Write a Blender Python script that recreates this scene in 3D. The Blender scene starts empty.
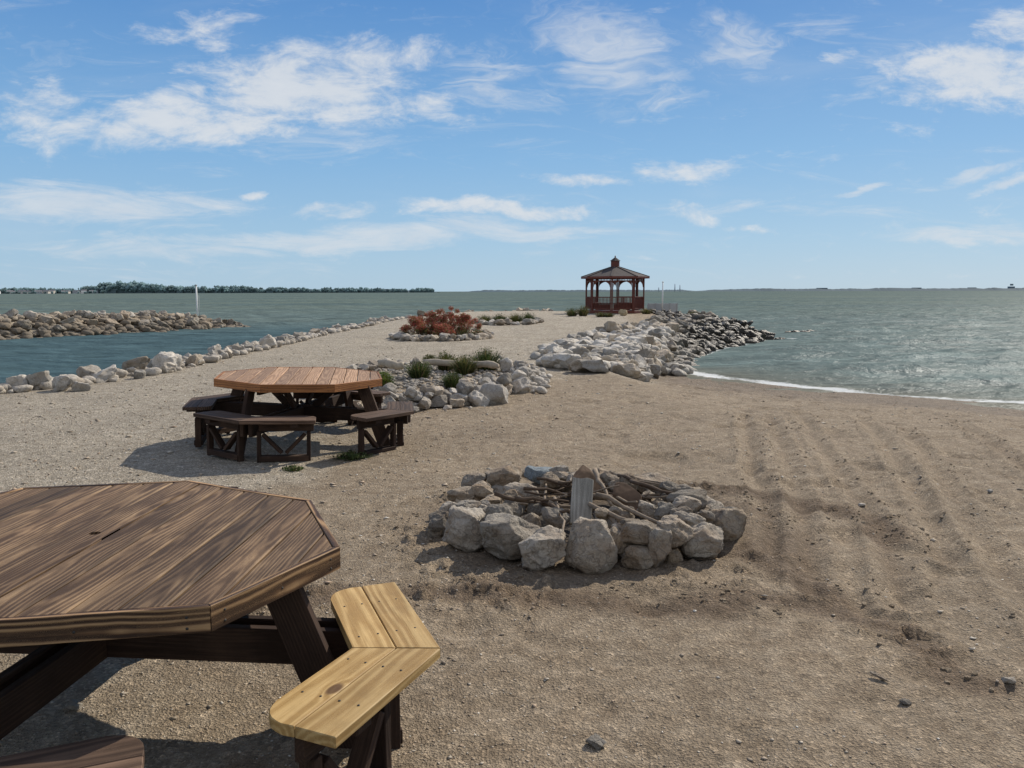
import bpy, bmesh, math, random
import numpy as np
from mathutils import Vector, Matrix, noise as mn
random.seed(7); rs = np.random.RandomState(7)
R = math.radians
scene = bpy.context.scene
col = scene.collection
WATER = -0.5

# ------------------------------------------------------------------ camera
F = 800.0
cam_d = bpy.data.cameras.new('camera'); cam = bpy.data.objects.new('camera', cam_d); col.objects.link(cam)
PITCH = math.atan((384 - 291.3) / F)
CM = Matrix.Translation((0, 0, 1.7)) @ Matrix.Rotation(R(90) - PITCH, 4, 'X') @ Matrix.Rotation(R(-0.16), 4, 'Z')
cam.matrix_world = CM
cam_d.sensor_width = 36; cam_d.lens = 36 * F / 1024
cam_d.clip_start = 0.05; cam_d.clip_end = 60000
scene.camera = cam
CMI = CM.inverted()

def ray(px, py):
    return (CM.to_3x3() @ Vector(((px - 512) / F, -(py - 384) / F, -1))).normalized()
def at(px, py, z=0.0):
    d = ray(px, py); t = (z - 1.7) / d.z
    return Vector((d.x * t, d.y * t, z))

# ------------------------------------------------------------------ tags
def tag(o, label=None, cat=None, group=None, kind=None):
    if label: o['label'] = label
    if cat: o['category'] = cat
    if group: o['group'] = group
    if kind: o['kind'] = kind
    return o
def empty(name, loc, rz=0):
    o = bpy.data.objects.new(name, None); col.objects.link(o)
    o.location = loc; o.rotation_euler = (0, 0, rz); o.empty_display_size = 0.1
    return o

# ------------------------------------------------------------------ numpy noise
def _h(ix, iy, s):
    n = (ix.astype(np.int64) * 374761393 + iy.astype(np.int64) * 668265263 + s * 974711) & 0x7fffffff
    n = ((n ^ (n >> 13)) * 1274126177) & 0x7fffffff
    n = n ^ (n >> 16)
    return (n & 0xffff) / 65535.0
def vn(x, y, s=0):
    x = np.asarray(x, float); y = np.asarray(y, float)
    ix = np.floor(x); iy = np.floor(y); fx = x - ix; fy = y - iy
    fx = fx * fx * fx * (fx * (fx * 6 - 15) + 10); fy = fy * fy * fy * (fy * (fy * 6 - 15) + 10)
    a = _h(ix, iy, s); b = _h(ix + 1, iy, s); c = _h(ix, iy + 1, s); d = _h(ix + 1, iy + 1, s)
    return (a * (1 - fx) + b * fx) * (1 - fy) + (c * (1 - fx) + d * fx) * fy
def fbm(x, y, s=0, o=4, g=0.5):
    x = np.asarray(x, float); y = np.asarray(y, float)
    t = 0; a = 1; n = 0
    for i in range(o):
        t = t + a * vn(x * 2 ** i + 17.3 * i, y * 2 ** i - 9.1 * i, s + i); n += a; a *= g
    return t / n - 0.5
def sst(a, b, x):
    t = np.clip((x - a) / (b - a), 0, 1); return t * t * (3 - 2 * t)

# ------------------------------------------------------------------ the land
SHORE = [(-40, -30), (60, -30), (60, 3), (30, 9.2), (18, 12.6), (9.8, 15.3), (7.3, 17.2), (5.2, 20.2), (4.3, 22.3), (5.2, 25.0), (7.0, 29.4),
         (9.6, 33.6), (11.9, 36.9), (11.4, 40), (12.5, 46), (12, 53), (8, 58), (0, 59), (-6, 57), (-7.7, 48), (-8.3, 38),
         (-8.8, 28), (-8.9, 21), (-8.8, 16.5), (-10.0, 14.0), (-15, 12.2), (-40, 9.5)]
def segd(x, y, a, b):
    ax, ay = a; bx, by = b; dx, dy = bx - ax, by - ay
    t = np.clip(((x - ax) * dx + (y - ay) * dy) / (dx * dx + dy * dy), 0, 1)
    return np.hypot(x - ax - t * dx, y - ay - t * dy), t
def sdist(x, y):
    x = np.asarray(x, float); y = np.asarray(y, float)
    best = np.full(x.shape, 1e9); inside = np.zeros(x.shape, bool)
    n = len(SHORE)
    for i in range(n):
        a = SHORE[i]; b = SHORE[(i + 1) % n]
        d, _ = segd(x, y, a, b); best = np.minimum(best, d)
        if a[1] != b[1]:
            c = ((a[1] > y) != (b[1] > y)) & (x < (b[0] - a[0]) * (y - a[1]) / (b[1] - a[1]) + a[0])
            inside ^= c
    return np.where(inside, best, -best)
# rubble ridges: polyline points, half width, top height
RIDGES = [([(2.1, 17.2), (3.1, 22.9), (5.3, 29.6), (8.9, 35.2), (11.2, 37.4)], 2.0, [-0.12, 0.24, 0.38, 0.10, -0.45]),
          ([(-46, 10), (-36, 21), (-26.5, 37.6), (-20.6, 47.0), (-17.2, 51.2)], 2.9, [0.58, 0.60, 0.52, 0.36, -0.5])]
def ridge_h(x, y):
    out = np.full(np.shape(x), -9.0)
    for pts, w, hs in RIDGES:
        for i in range(len(pts) - 1):
            d, t = segd(x, y, pts[i], pts[i + 1])
            top = hs[i] * (1 - t) + hs[i + 1] * t
            out = np.maximum(out, np.where(d < w * 1.6, top - np.maximum(d - 0.5, 0) / (w - 0.5) * (top + 0.75) - 0.15, -9))
    return out
# wheel tracks in the sand (world polylines, metres)
def PX(*p): return [tuple(at(a, b, -0.03)[:2]) for a, b in p]
TRACKS = [PX((772, 418), (785, 460), (800, 505), (806, 560), (812, 600)),
          PX((800, 412), (820, 450), (848, 490), (878, 530), (892, 575), (905, 615)),
          PX((745, 418), (752, 470), (770, 520), (775, 560)),
          PX((905, 430), (930, 465), (965, 520), (1010, 585), (1060, 650)),
          PX((955, 415), (1000, 450), (1060, 500)),
          PX((860, 415), (890, 455), (925, 510), (950, 570))]
def pdist(x, y, pts):
    best = np.full(np.shape(x), 1e9)
    for i in range(len(pts) - 1):
        d, _ = segd(x, y, pts[i], pts[i + 1]); best = np.minimum(best, d)
    return best
PIT = (0.55, 5.75)
BERMS = [PX((250, 610), (420, 600), (560, 606), (650, 622), (745, 612), (835, 618)),
         PX((835, 618), (900, 640), (960, 690), (1010, 700)),
         PX((690, 490), (760, 500), (830, 515), (880, 530), (885, 545)),
         PX((760, 560), (840, 612))]
def terrain(x, y, fine=True):
    x = np.asarray(x, float); y = np.asarray(y, float)
    d = sdist(x, y) + 0.35 * fbm(x * 0.5, y * 0.5, 3, 3)
    # gentle sandy beach on the right, short stony bank elsewhere
    beach = sst(0.5, 3.5, x) * (1 - sst(21.0, 23.5, y)) + sst(12, 16, x) * (1 - sst(23, 26, y))
    beach = np.clip(beach, 0, 1)
    wd = 1.1 + 7.5 * beach
    up = sst(0, 1, np.clip(d / wd, 0, 1)) * 0.5 + np.clip(d / wd, 0, 1) * 0.0
    lift = sst(20, 46, y) * 0.34 * sst(0, 4, d)
    z = np.where(d > 0, WATER + up + 0.012 * np.minimum(d, 1.0), WATER + np.maximum(d * 0.35, -2.0)) + lift
    z = np.maximum(z, ridge_h(x, y))
    if fine:
        m = sst(0.0, 1.0, d)
        z = z + m * 0.05 * fbm(x * 0.45, y * 0.45, 11, 3)
        sand = sst(-1.5, 1.0, x + 0.35 * y - 2.2)
        z = z + m * (0.010 + 0.012 * sand) * fbm(x * 4.5, y * 4.5, 21, 4, 0.6)
        z = z + m * 0.006 * fbm(x * 22, y * 22, 31, 2)
        rp = np.hypot(x - PIT[0], y - PIT[1])
        br = np.full(np.shape(x), 9.0)
        wx = x + 0.28 * fbm(x * 1.7, y * 1.7, 91, 3); wy = y + 0.28 * fbm(x * 1.7 + 9, y * 1.7, 92, 3)
        for b in BERMS: br = np.minimum(br, pdist(wx, wy, b))
        zone = np.maximum(np.exp(-(br / 0.22) ** 2), 0.8 * np.exp(-((rp - 1.35) / 0.28) ** 2))
        lump = fbm(x * 10 + 3, y * 10, 41, 4, 0.62)
        z = z + zone * (0.17 * np.maximum(lump, -0.1) + 0.010) * (0.35 + 0.65 * sst(0.35, 0.65, vn(x * 2.2, y * 2.2, 45)))
        cl = fbm(x * 10, y * 10, 47, 3, 0.6)
        z = z + m * sand * 0.055 * np.maximum(0, cl - 0.08) * sst(.35, .7, vn(x * .7 + 5, y * .7, 46))
        dents = np.maximum(0, fbm(x * 2.6, y * 2.6, 51, 2) - 0.10)
        z = z - m * 0.17 * dents * sst(-1.0, 0.5, x)
        tz = 0
        for i, tr in enumerate(TRACKS):
            wv = 0.05 * fbm(x * 1.2, y * 1.2, 60 + i, 2)
            q = pdist(x + wv, y, tr)
            k = 0.8 + 0.5 * np.clip(vn(x * 0.9, y * 0.9, 80 + i), 0, 1)
            tz = tz + k * (-0.027 * np.exp(-(q / 0.06) ** 2) + 0.020 * np.exp(-((q - 0.14) / 0.04) ** 2)) * (0.75 + 0.5 * vn(x * 5, y * 5, 77))
        z = z + m * tz
    return z
def tz(x, y, fine=False): return float(terrain(np.array([float(x)]), np.array([float(y)]), fine)[0])
def ground(px, py):
    d = ray(px, py); t = 1.0; step = 0.05
    while t < 200:
        x, y, z = d.x * t, d.y * t, 1.7 + d.z * t
        if z <= tz(x, y): break
        t += max(step, t * 0.01)
    return Vector((d.x * t, d.y * t, tz(d.x * t, d.y * t)))

def fan(name, apex, r0, r1, nr, na, amax, zf, shift=0):
    rr = r0 * (r1 / r0) ** (np.arange(nr) / (nr - 1)); aa = np.linspace(-amax, amax, na)
    RR, AA = np.meshgrid(rr, aa, indexing='ij')
    X = (apex[0] + RR * np.sin(AA)).ravel(); Y = (apex[1] + RR * np.cos(AA)).ravel()
    Z = zf(X, Y)
    me = bpy.data.meshes.new(name)
    V = np.stack([X, Y, Z], 1)
    i = np.arange(nr - 1)[:, None] * na + np.arange(na - 1)[None, :]
    fc = np.stack([i, i + 1, i + na + 1, i + na], -1).reshape(-1, 4)
    fc = fc[:, ::-1]
    me.vertices.add(len(V)); me.vertices.foreach_set('co', V.ravel())
    me.loops.add(fc.size); me.loops.foreach_set('vertex_index', fc.ravel().astype(np.int32))
    me.polygons.add(len(fc)); me.polygons.foreach_set('loop_start', (np.arange(len(fc)) * 4).astype(np.int32))
    me.polygons.foreach_set('loop_total', np.full(len(fc), 4, np.int32))
    me.polygons.foreach_set('use_smooth', np.ones(len(fc), bool))
    me.update(calc_edges=True)
    o = bpy.data.objects.new(name, me); col.objects.link(o)
    return o, X, Y, Z
def fattr(me, name, v):
    a = me.attributes.new(name, 'FLOAT', 'POINT'); a.data.foreach_set('value', np.asarray(v, np.float32))

# ------------------------------------------------------------------ node helpers
class NT:
    def __init__(s, tree): s.t = tree; s.n = tree.nodes; s.l = tree.links
    def node(s, typ, **kw):
        n = s.n.new(typ)
        for k, v in kw.items(): setattr(n, k, v)
        return n
    def put(s, sock, v):
        if isinstance(v, bpy.types.NodeSocket): s.l.new(v, sock)
        elif v is not None:
            if sock.type == 'RGBA' and len(v) == 3: v = (*v, 1)
            sock.default_value = v
    def m(s, op, a, b=None, c=None, clamp=False):
        n = s.node('ShaderNodeMath', operation=op, use_clamp=clamp)
        s.put(n.inputs[0], a)
        if b is not None: s.put(n.inputs[1], b)
        if c is not None: s.put(n.inputs[2], c)
        return n.outputs[0]
    def vm(s, op, a, b=None):
        n = s.node('ShaderNodeVectorMath', operation=op); s.put(n.inputs[0], a)
        if b is not None:
            if op == 'SCALE': s.put(n.inputs['Scale'], b)
            else: s.put(n.inputs[1], b)
        return n.outputs[1] if op in ('LENGTH', 'DOT_PRODUCT', 'DISTANCE') else n.outputs[0]
    def noise(s, vec, scale, detail=4, rough=0.55, dist=0.0, w=None, color=False, typ='FBM'):
        n = s.node('ShaderNodeTexNoise'); n.noise_type = typ
        s.put(n.inputs['Vector'], vec); n.inputs['Scale'].default_value = scale
        n.inputs['Detail'].default_value = detail; n.inputs['Roughness'].default_value = rough; n.inputs['Distortion'].default_value = dist
        return n.outputs['Color' if color else 'Fac']
    def vor(s, vec, scale, out='Distance', feat='F1', rand=1.0):
        n = s.node('ShaderNodeTexVoronoi', feature=feat)
        s.put(n.inputs['Vector'], vec); n.inputs['Scale'].default_value = scale; n.inputs['Randomness'].default_value = rand
        return n.outputs[out]
    def ramp(s, fac, stops, interp='LINEAR'):
        n = s.node('ShaderNodeValToRGB'); n.color_ramp.interpolation = interp
        e = n.color_ramp.elements
        while len(e) > 1: e.remove(e[-1])
        for i, (p, c) in enumerate(stops):
            if not hasattr(c, '__len__'): c = (c, c, c)
            q = e[0] if i == 0 else e.new(p)
            q.position = p; q.color = (*c, 1)
        s.put(n.inputs[0], fac); return n.outputs[0]
    def sst(s, x, a, b):
        n = s.node('ShaderNodeMapRange', interpolation_type='SMOOTHSTEP'); s.put(n.inputs[0], x)
        s.put(n.inputs[1], a); s.put(n.inputs[2], b); n.inputs[3].default_value = 0; n.inputs[4].default_value = 1
        return n.outputs[0]
    def mix(s, f, a, b, mode='MIX'):
        n = s.node('ShaderNodeMix', data_type='RGBA', blend_type=mode)
        s.put(n.inputs[0], f); s.put(n.inputs[6], a); s.put(n.inputs[7], b)
        return n.outputs[2]
    def attr(s, name, out='Fac'):
        n = s.node('ShaderNodeAttribute'); n.attribute_name = name; return n.outputs[out]
    def comb(s, x, y, z):
        n = s.node('ShaderNodeCombineXYZ'); s.put(n.inputs[0], x); s.put(n.inputs[1], y); s.put(n.inputs[2], z); return n.outputs[0]
    def sep(s, v):
        n = s.node('ShaderNodeSeparateXYZ'); s.put(n.inputs[0], v); return n.outputs
    def bump(s, h, strength=0.5, dist=0.01, normal=None):
        n = s.node('ShaderNodeBump'); s.put(n.inputs['Height'], h); n.inputs['Strength'].default_value = strength
        n.inputs['Distance'].default_value = dist
        if normal is not None: s.put(n.inputs['Normal'], normal)
        return n.outputs[0]
def mat(name):
    m = bpy.data.materials.new(name); m.use_nodes = True; t = NT(m.node_tree); t.n.clear()
    out = t.node('ShaderNodeOutputMaterial'); b = t.node('ShaderNodeBsdfPrincipled')
    t.l.new(b.outputs[0], out.inputs[0]); b.inputs['Specular IOR Level'].default_value = 0.3
    def setp(**kw):
        for k, v in kw.items(): t.put(b.inputs[k.replace('_', ' ')], v)
    return m, t, setp, out, b

# ------------------------------------------------------------------ materials
def ground_mat():
    m, t, setp, _, _ = mat('sand_and_gravel')
    P = t.node('ShaderNodeNewGeometry').outputs['Position']
    grav = t.attr('gravel'); wet = t.attr('wet'); dark = t.attr('dark')
    n1 = t.noise(P, 0.9, 5, 0.6); n2 = t.noise(P, 7, 5, 0.65); n3 = t.noise(P, 60, 3, 0.7)
    sand = t.ramp(n2, [(0.25, (0.215, 0.162, 0.108)), (0.5, (0.305, 0.242, 0.170)), (0.75, (0.40, 0.33, 0.245))])
    gr = t.ramp(n2, [(0.25, (0.27, 0.232, 0.175)), (0.5, (0.375, 0.33, 0.262)), (0.75, (0.48, 0.43, 0.355))])
    gf = t.sst(t.m('ADD', grav, t.m('MULTIPLY', t.m('SUBTRACT', n1, 0.5), 0.9)), 0.25, 0.75)
    c = t.mix(gf, sand, gr)
    vc = t.vor(P, 95, 'Color'); v1 = t.sep(vc)[0]
    sp = t.ramp(v1, [(0.0, 0.52), (0.35, 0.85), (0.72, 1.05), (0.93, 1.35), (1.0, 2.1)])
    c = t.mix(t.m('ADD', 0.55, t.m('MULTIPLY', gf, 0.45)), c, t.mix(1.0, c, sp, 'MULTIPLY'))
    vc2 = t.sep(t.vor(P, 33, 'Color'))[1]
    sp2 = t.ramp(vc2, [(0.0, 0.6), (0.12, 0.95), (0.85, 1.0), (0.97, 1.5)])
    c = t.mix(0.6, c, t.mix(1.0, c, sp2, 'MULTIPLY'))
    c = t.mix(t.m('MULTIPLY', t.m('SUBTRACT', 1.0, n3), 0.5), c, t.mix(1.0, c, (0.6, 0.58, 0.55), 'MULTIPLY'))
    dk = t.sst(t.m('ADD', dark, t.m('MULTIPLY', t.m('SUBTRACT', n2, 0.5), 0.7)), 0.25, 0.9)
    c = t.mix(dk, c, t.mix(1.0, c, (0.56, 0.52, 0.5), 'MULTIPLY'))
    c = t.mix(t.m('MULTIPLY', t.attr('ash'), .85), c, t.mix(n2, (.02, .018, .016), (.10, .09, .08)))
    c = t.mix(wet, c, t.mix(1.0, c, (0.62, 0.60, 0.60), 'MULTIPLY'))
    big = t.ramp(n1, [(0.3, 0.86), (0.7, 1.1)])
    c = t.mix(1.0, c, big, 'MULTIPLY')
    h = t.m('ADD', t.m('MULTIPLY', t.vor(P, 95), 0.7), t.m('MULTIPLY', t.vor(P, 33), 0.35))
    h = t.m('ADD', h, t.m('ADD', t.m('MULTIPLY', n3, 1.2), t.m('ADD', t.m('MULTIPLY', n2, 0.8), t.m('MULTIPLY', t.noise(P, 190, 2, .7), .8))))
    setp(Base_Color=t.mix(1.0, c, (1.19, 1.185, 1.17), 'MULTIPLY'), Roughness=t.m('SUBTRACT', 0.95, t.m('MULTIPLY', wet, 0.12)), Normal=t.bump(h, 1.0, 0.016))
    return m
def rock_mat(name, base, warm, darkc, wetline=True, contrast=1.0):
    m, t, setp, _, _ = mat(name)
    g = t.node('ShaderNodeNewGeometry').outputs['Position']
    tc = t.node('ShaderNodeTexCoord').outputs['Object']; rnd = t.node('ShaderNodeObjectInfo').outputs['Random']
    ov = t.vm('ADD', g, t.comb(t.m('MULTIPLY', rnd, 31), 0, t.m('MULTIPLY', rnd, 17)))
    n1 = t.noise(ov, 3.2, 6, 0.62, 0.6); n2 = t.noise(ov, 16, 6, 0.7, 0.4); n3 = t.noise(ov, 70, 4, 0.7)
    c = t.mix(t.sst(n1, 0.38, 0.68), base, warm)
    c = t.mix(t.m('MULTIPLY', t.sst(n2, 0.5, 0.72), 0.75 * contrast), c, darkc)
    lich = t.sst(t.noise(ov, 9, 5, 0.7), 0.62, 0.72)
    c = t.mix(t.m('MULTIPLY', lich, 0.35), c, (0.5, 0.48, 0.43))
    ra = t.attr('tone')
    br = t.m('ADD', 0.48, t.m('MULTIPLY', rnd, 0.66))
    c = t.mix(1.0, c, t.comb(br, br, br), 'MULTIPLY')
    c = t.mix(t.sst(t.m('FRACT', t.m('MULTIPLY', rnd, 7.3)), .45, .9), c, t.mix(1.0, c, (1.0, .91, .80), 'MULTIPLY'))
    spk = t.ramp(n3, [(0.3, 0.72), (0.5, 1.0), (0.7, 1.22)])
    c = t.mix(0.8, c, t.mix(1.0, c, spk, 'MULTIPLY'))
    if wetline:
        z = t.sep(g)[2]
        zn = t.m('ADD', z, t.m('MULTIPLY', t.m('SUBTRACT', t.noise(g, 0.8, 3), 0.5), 0.7))
        w = t.sst(t.m('SUBTRACT', zn, t.m('MULTIPLY', t.sst(t.sep(g)[0], 4.0, 8.0), .42)), 0.18, -0.12)
        stn = t.m('MULTIPLY', t.sst(zn, 0.85, 0.15), t.m('MAXIMUM', t.m('MULTIPLY', t.sst(t.sep(g)[0], -12.0, -16.0), .65), t.m('MULTIPLY', t.sst(t.sep(g)[0], 4.5, 7.5), .8)))
        c = t.mix(t.m('MULTIPLY', stn, .85), c, t.mix(1.0, c, (.46, .40, .31), 'MULTIPLY'))
        sx = t.sst(t.sep(g)[0], 3.5, 7.5)
        w2 = t.m('MULTIPLY', w, t.m('ADD', 0.3, t.m('MULTIPLY', sx, 0.7)))
        c = t.mix(w2, c, t.mix(t.noise(g, 2.5, 3), (0.020, 0.018, 0.015), (0.06, 0.052, 0.036)))
        setp(Roughness=t.m('SUBTRACT', 0.9, t.m('MULTIPLY', w2, 0.4)))
    else: setp(Roughness=0.92)
    cr = t.vor(t.vm('ADD', ov, t.vm('SCALE', t.noise(ov, 5, 3, color=True), 0.5)), 5.5, 'Distance', 'DISTANCE_TO_EDGE')
    crk = t.sst(cr, 0.0, 0.05)
    c = t.mix(t.m('MULTIPLY', t.m('SUBTRACT', 1.0, crk), 0.35), c, darkc)
    h = t.m('ADD', t.m('MULTIPLY', n2, 1.0), t.m('ADD', t.m('MULTIPLY', n3, 0.3), t.m('MULTIPLY', crk, 0.15)))
    setp(Base_Color=c, Normal=t.bump(h, 0.8, 0.035))
    return m
def wood_mat(name, dark, mid, light, ringk=34.0, contrast=0.5, burn=0.5, rough=0.7, knots=0.0, spec=0.25):
    m, t, setp, _, _ = mat(name)
    v = t.attr('gv', 'Vector'); x, y, z = t.sep(v)
    pid = t.attr('pid'); wn = t.node('ShaderNodeTexWhiteNoise', noise_dimensions='1D'); t.put(wn.inputs['W'], t.m('ADD', pid, .37)); r0 = wn.outputs['Value']
    xl = t.m('SUBTRACT', x, t.m('ROUND', x))
    wy = t.noise(t.comb(t.m('MULTIPLY', x, 1.2), t.m('MULTIPLY', y, 0.7), 0), 1.0, 3, 0.5)
    cx = t.m('ADD', t.m('MULTIPLY', t.m('SUBTRACT', r0, 0.5), 0.16), t.m('MULTIPLY', t.m('SUBTRACT', wy, 0.5), 0.06))
    dx = t.m('SUBTRACT', xl, cx)
    dep = t.m('ADD', 0.008, t.m('MULTIPLY', t.m('ABSOLUTE', t.m('SUBTRACT', t.noise(t.comb(pid, t.m('MULTIPLY', y, .75), 0), 1.0, 2, 0.45), t.m('MULTIPLY', r0, .6))), 0.13))
    dep = t.m('ADD', dep, t.m('SUBTRACT', z, t.m('ROUND', z)))
    n = t.m('SQRT', t.m('ADD', t.m('MULTIPLY', dx, dx), t.m('MULTIPLY', dep, dep)))
    n = t.m('ADD', n, t.m('MULTIPLY', t.noise(t.comb(t.m('MULTIPLY', x, 22), t.m('MULTIPLY', y, 3), z), 1.0, 3, 0.6), 0.012))
    if knots:
        kd = t.vor(t.comb(t.m('MULTIPLY', x, 1.0), t.m('MULTIPLY', y, 0.55), 0), 4.2)
        n = t.m('ADD', n, t.m('MULTIPLY', t.sst(kd, 0.22, 0.0), 0.035))
    ring = t.m('SINE', t.m('MULTIPLY', n, ringk * 13.0))
    ring = t.m('ADD', t.m('MULTIPLY', ring, 0.5), 0.5)
    ring = t.m('POWER', ring, 1.5)
    fib = t.noise(t.comb(t.m('MULTIPLY', x, 150), t.m('MULTIPLY', y, 3.5), t.m('MULTIPLY', z, 150)), 1.0, 4, 0.7)
    big = t.noise(t.comb(t.m('MULTIPLY', x, 9), t.m('MULTIPLY', y, 1.6), z), 1.0, 4, 0.6, 0.6)
    f = t.m('ADD', t.m('MULTIPLY', ring, contrast), t.m('ADD', t.m('MULTIPLY', t.m('SUBTRACT', fib, 0.5), 0.55), t.m('MULTIPLY', t.m('SUBTRACT', big, 0.5), burn * 2.0)))
    c = t.ramp(f, [(0.0, dark), (0.3, mid), (0.75, light), (1.0, tuple(min(1, a * 1.2) for a in light))])
    ids = t.node('ShaderNodeTexWhiteNoise', noise_dimensions='1D'); t.put(ids.inputs['W'], t.attr('pid'))
    br = t.m('ADD', 0.62, t.m('MULTIPLY', ids.outputs['Value'], 0.72))
    c = t.mix(1.0, c, t.comb(br, br, br), 'MULTIPLY')
    if knots:
        k1 = t.sst(kd, 0.12, 0.07)
        c = t.mix(t.m('MULTIPLY', k1, knots), c, (0.10, 0.05, 0.022))
    dirt = t.noise(t.node('ShaderNodeNewGeometry').outputs['Position'], 9, 6, 0.7)
    c = t.mix(0.5, c, t.mix(1.0, c, t.ramp(dirt, [(0.3, 0.72), (0.55, 1.0), (0.8, 1.12)]), 'MULTIPLY'))
    h = t.m('ADD', t.m('MULTIPLY', ring, 0.6), fib)
    setp(Base_Color=c, Roughness=rough, Specular_IOR_Level=spec, Normal=t.bump(h, 0.5, 0.0025))
    return m
def plain(name, c, rough=0.7, var=0.25, scale=12, spec=0.3, bumpd=0.004):
    m, t, setp, _, _ = mat(name)
    g = t.node('ShaderNodeNewGeometry').outputs['Position']
    n = t.noise(g, scale, 5, 0.65)
    k = t.ramp(n, [(0.25, 1 - var), (0.75, 1 + var)])
    setp(Base_Color=t.mix(1.0, c, k, 'MULTIPLY'), Roughness=rough, Specular_IOR_Level=spec, Normal=t.bump(n, 0.5, bumpd))
    return m
def vcol_mat(name, rough=0.8, trans=0.0, spec=0.2):
    m, t, setp, out, b = mat(name)
    c = t.attr('col', 'Color')
    setp(Base_Color=c, Roughness=rough, Specular_IOR_Level=spec)
    if trans:
        tr = t.node('ShaderNodeBsdfTranslucent'); t.put(tr.inputs[0], c)
        mx = t.node('ShaderNodeMixShader'); mx.inputs[0].default_value = trans
        t.l.new(b.outputs[0], mx.inputs[1]); t.l.new(tr.outputs[0], mx.inputs[2]); t.l.new(mx.outputs[0], out.inputs[0])
    return m
def water_mat():
    m, t, setp, out, b = mat('lake_water')
    P = t.node('ShaderNodeNewGeometry').outputs['Position']; x, y, z = t.sep(P)
    d = t.vm('LENGTH', P)
    q = t.comb(t.m('MULTIPLY', x, 0.55), y, 0)
    a = t.noise(q, 1.3, 5, 0.6, 0.4); c2 = t.noise(q, 5.0, 4, 0.6, 0.3); rip = t.noise(t.comb(t.m('MULTIPLY', x, 0.3), y, 0), 1.1, 5, 0.65, 0.5); e = t.noise(q, 0.22, 4, 0.55, 0.3)
    f2 = t.noise(t.comb(t.m('MULTIPLY', x, 0.25), y, 0), 0.05, 4, 0.6)
    h = t.m('ADD', t.m('MULTIPLY', a, 0.24), t.m('ADD', t.m('MULTIPLY', c2, 0.07), t.m('MULTIPLY', e, 0.8)))
    har = t.m('MULTIPLY', t.sst(x, -2.0, -12.0), t.sst(y, 62, 40))     # sheltered harbour water
    near = t.mix(t.noise(q, 0.35, 3), (0.085, 0.125, 0.128), (0.140, 0.178, 0.165))
    near = t.mix(har, near, (0.06, 0.102, 0.115))
    far = t.mix(t.sst(f2, 0.4, 0.62), (0.122, 0.158, 0.138), (0.092, 0.130, 0.128))
    c = t.mix(t.sst(d, 25, 160), near, far)
    c = t.mix(1.0, c, t.ramp(rip, [(.32, .70), (.5, 1.0), (.68, 1.38)]), 'MULTIPLY')  # bright and dark ripple reflections painted into the water colour
    c = t.mix(t.m('MULTIPLY', t.attr('shallow'), 0.75), c, (0.17, 0.155, 0.115))
    # foam: along the shore and on breaking crests
    fn = t.noise(P, 6, 5, 0.7)
    foam = t.sst(t.m('ADD', t.attr('foam'), t.m('MULTIPLY', t.m('SUBTRACT', fn, 0.5), 1.1)), 0.44, 0.85)
    cap = t.noise(t.comb(t.m('MULTIPLY', x, 0.30), t.m('MULTIPLY', y, 0.75), 0), 0.42, 5, 0.62)
    capf = t.m('MULTIPLY', t.sst(cap, 0.70, 0.73), t.sst(t.noise(P, 2.5, 3), 0.4, 0.6))
    capf = t.m('MULTIPLY', capf, t.sst(har, 0.5, 0.0))
    foam = t.m('MAXIMUM', foam, t.m('MULTIPLY', capf, 0.85))
    c = t.mix(foam, c, (0.62, 0.64, 0.63))
    N = t.bump(h, 1.0, 0.75)
    setp(Base_Color=c, Roughness=0.9, Specular_IOR_Level=0.0, Normal=N)
    b.inputs['IOR'].default_value = 1.0
    gl = t.node('ShaderNodeBsdfGlossy'); gl.inputs['Roughness'].default_value = 0.38; t.put(gl.inputs['Normal'], N); gl.inputs['Color'].default_value = (.9, .95, 1, 1)
    mx = t.node('ShaderNodeMixShader'); t.put(mx.inputs[0], t.m('MULTIPLY', t.m('SUBTRACT', 1.0, foam), 0.018))
    t.l.new(b.outputs[0], mx.inputs[1]); t.l.new(gl.outputs[0], mx.inputs[2]); t.l.new(mx.outputs[0], out.inputs[0])
    return m
M = {}
M['ground'] = ground_mat()
M['pale'] = rock_mat('pale_limestone', (0.56, 0.53, 0.475), (0.45, 0.40, 0.33), (0.22, 0.195, 0.16))
M['bed'] = rock_mat('bed_limestone', (0.56, 0.52, 0.46), (0.43, 0.38, 0.31), (0.24, 0.21, 0.175), False)
M['pit'] = rock_mat('fire_pit_fieldstone', (0.40, 0.36, 0.30), (0.30, 0.235, 0.17), (0.13, 0.115, 0.10), False)
M['bluish'] = rock_mat('blue_grey_stone', (0.24, 0.28, 0.30), (0.30, 0.31, 0.30), (0.12, 0.14, 0.15), False)
M['rust'] = plain('rusty_brown_slab', (0.13, 0.085, 0.055), 0.85, 0.4, 14)
M['burnt'] = wood_mat('weathered_brown_pine', (0.066, 0.038, 0.020), (0.190, 0.120, 0.066), (0.44, 0.30, 0.165), 38, 0.30, 0.62, 0.7)
M['burnt_rim'] = wood_mat('brown_pine_edge', (0.04, 0.020, 0.010), (0.14, 0.075, 0.036), (0.38, 0.235, 0.115), 30, 0.8, 0.25, 0.6)
M['new'] = wood_mat('new_yellow_pine', (0.38, 0.235, 0.085), (0.58, 0.40, 0.175), (0.68, 0.50, 0.25), 20, 0.30, 0.28, 0.55, knots=0.9)
M['cedar'] = wood_mat('reddish_cedar', (0.26, 0.15, 0.08), (0.42, 0.26, 0.15), (0.56, 0.38, 0.235), 28, 0.4, 0.25, 0.6)
M['cedar_rim'] = wood_mat('orange_cedar_edge', (0.18, 0.07, 0.025), (0.36, 0.15, 0.05), (0.50, 0.24, 0.09), 28, 0.4, 0.25, 0.6)
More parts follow.
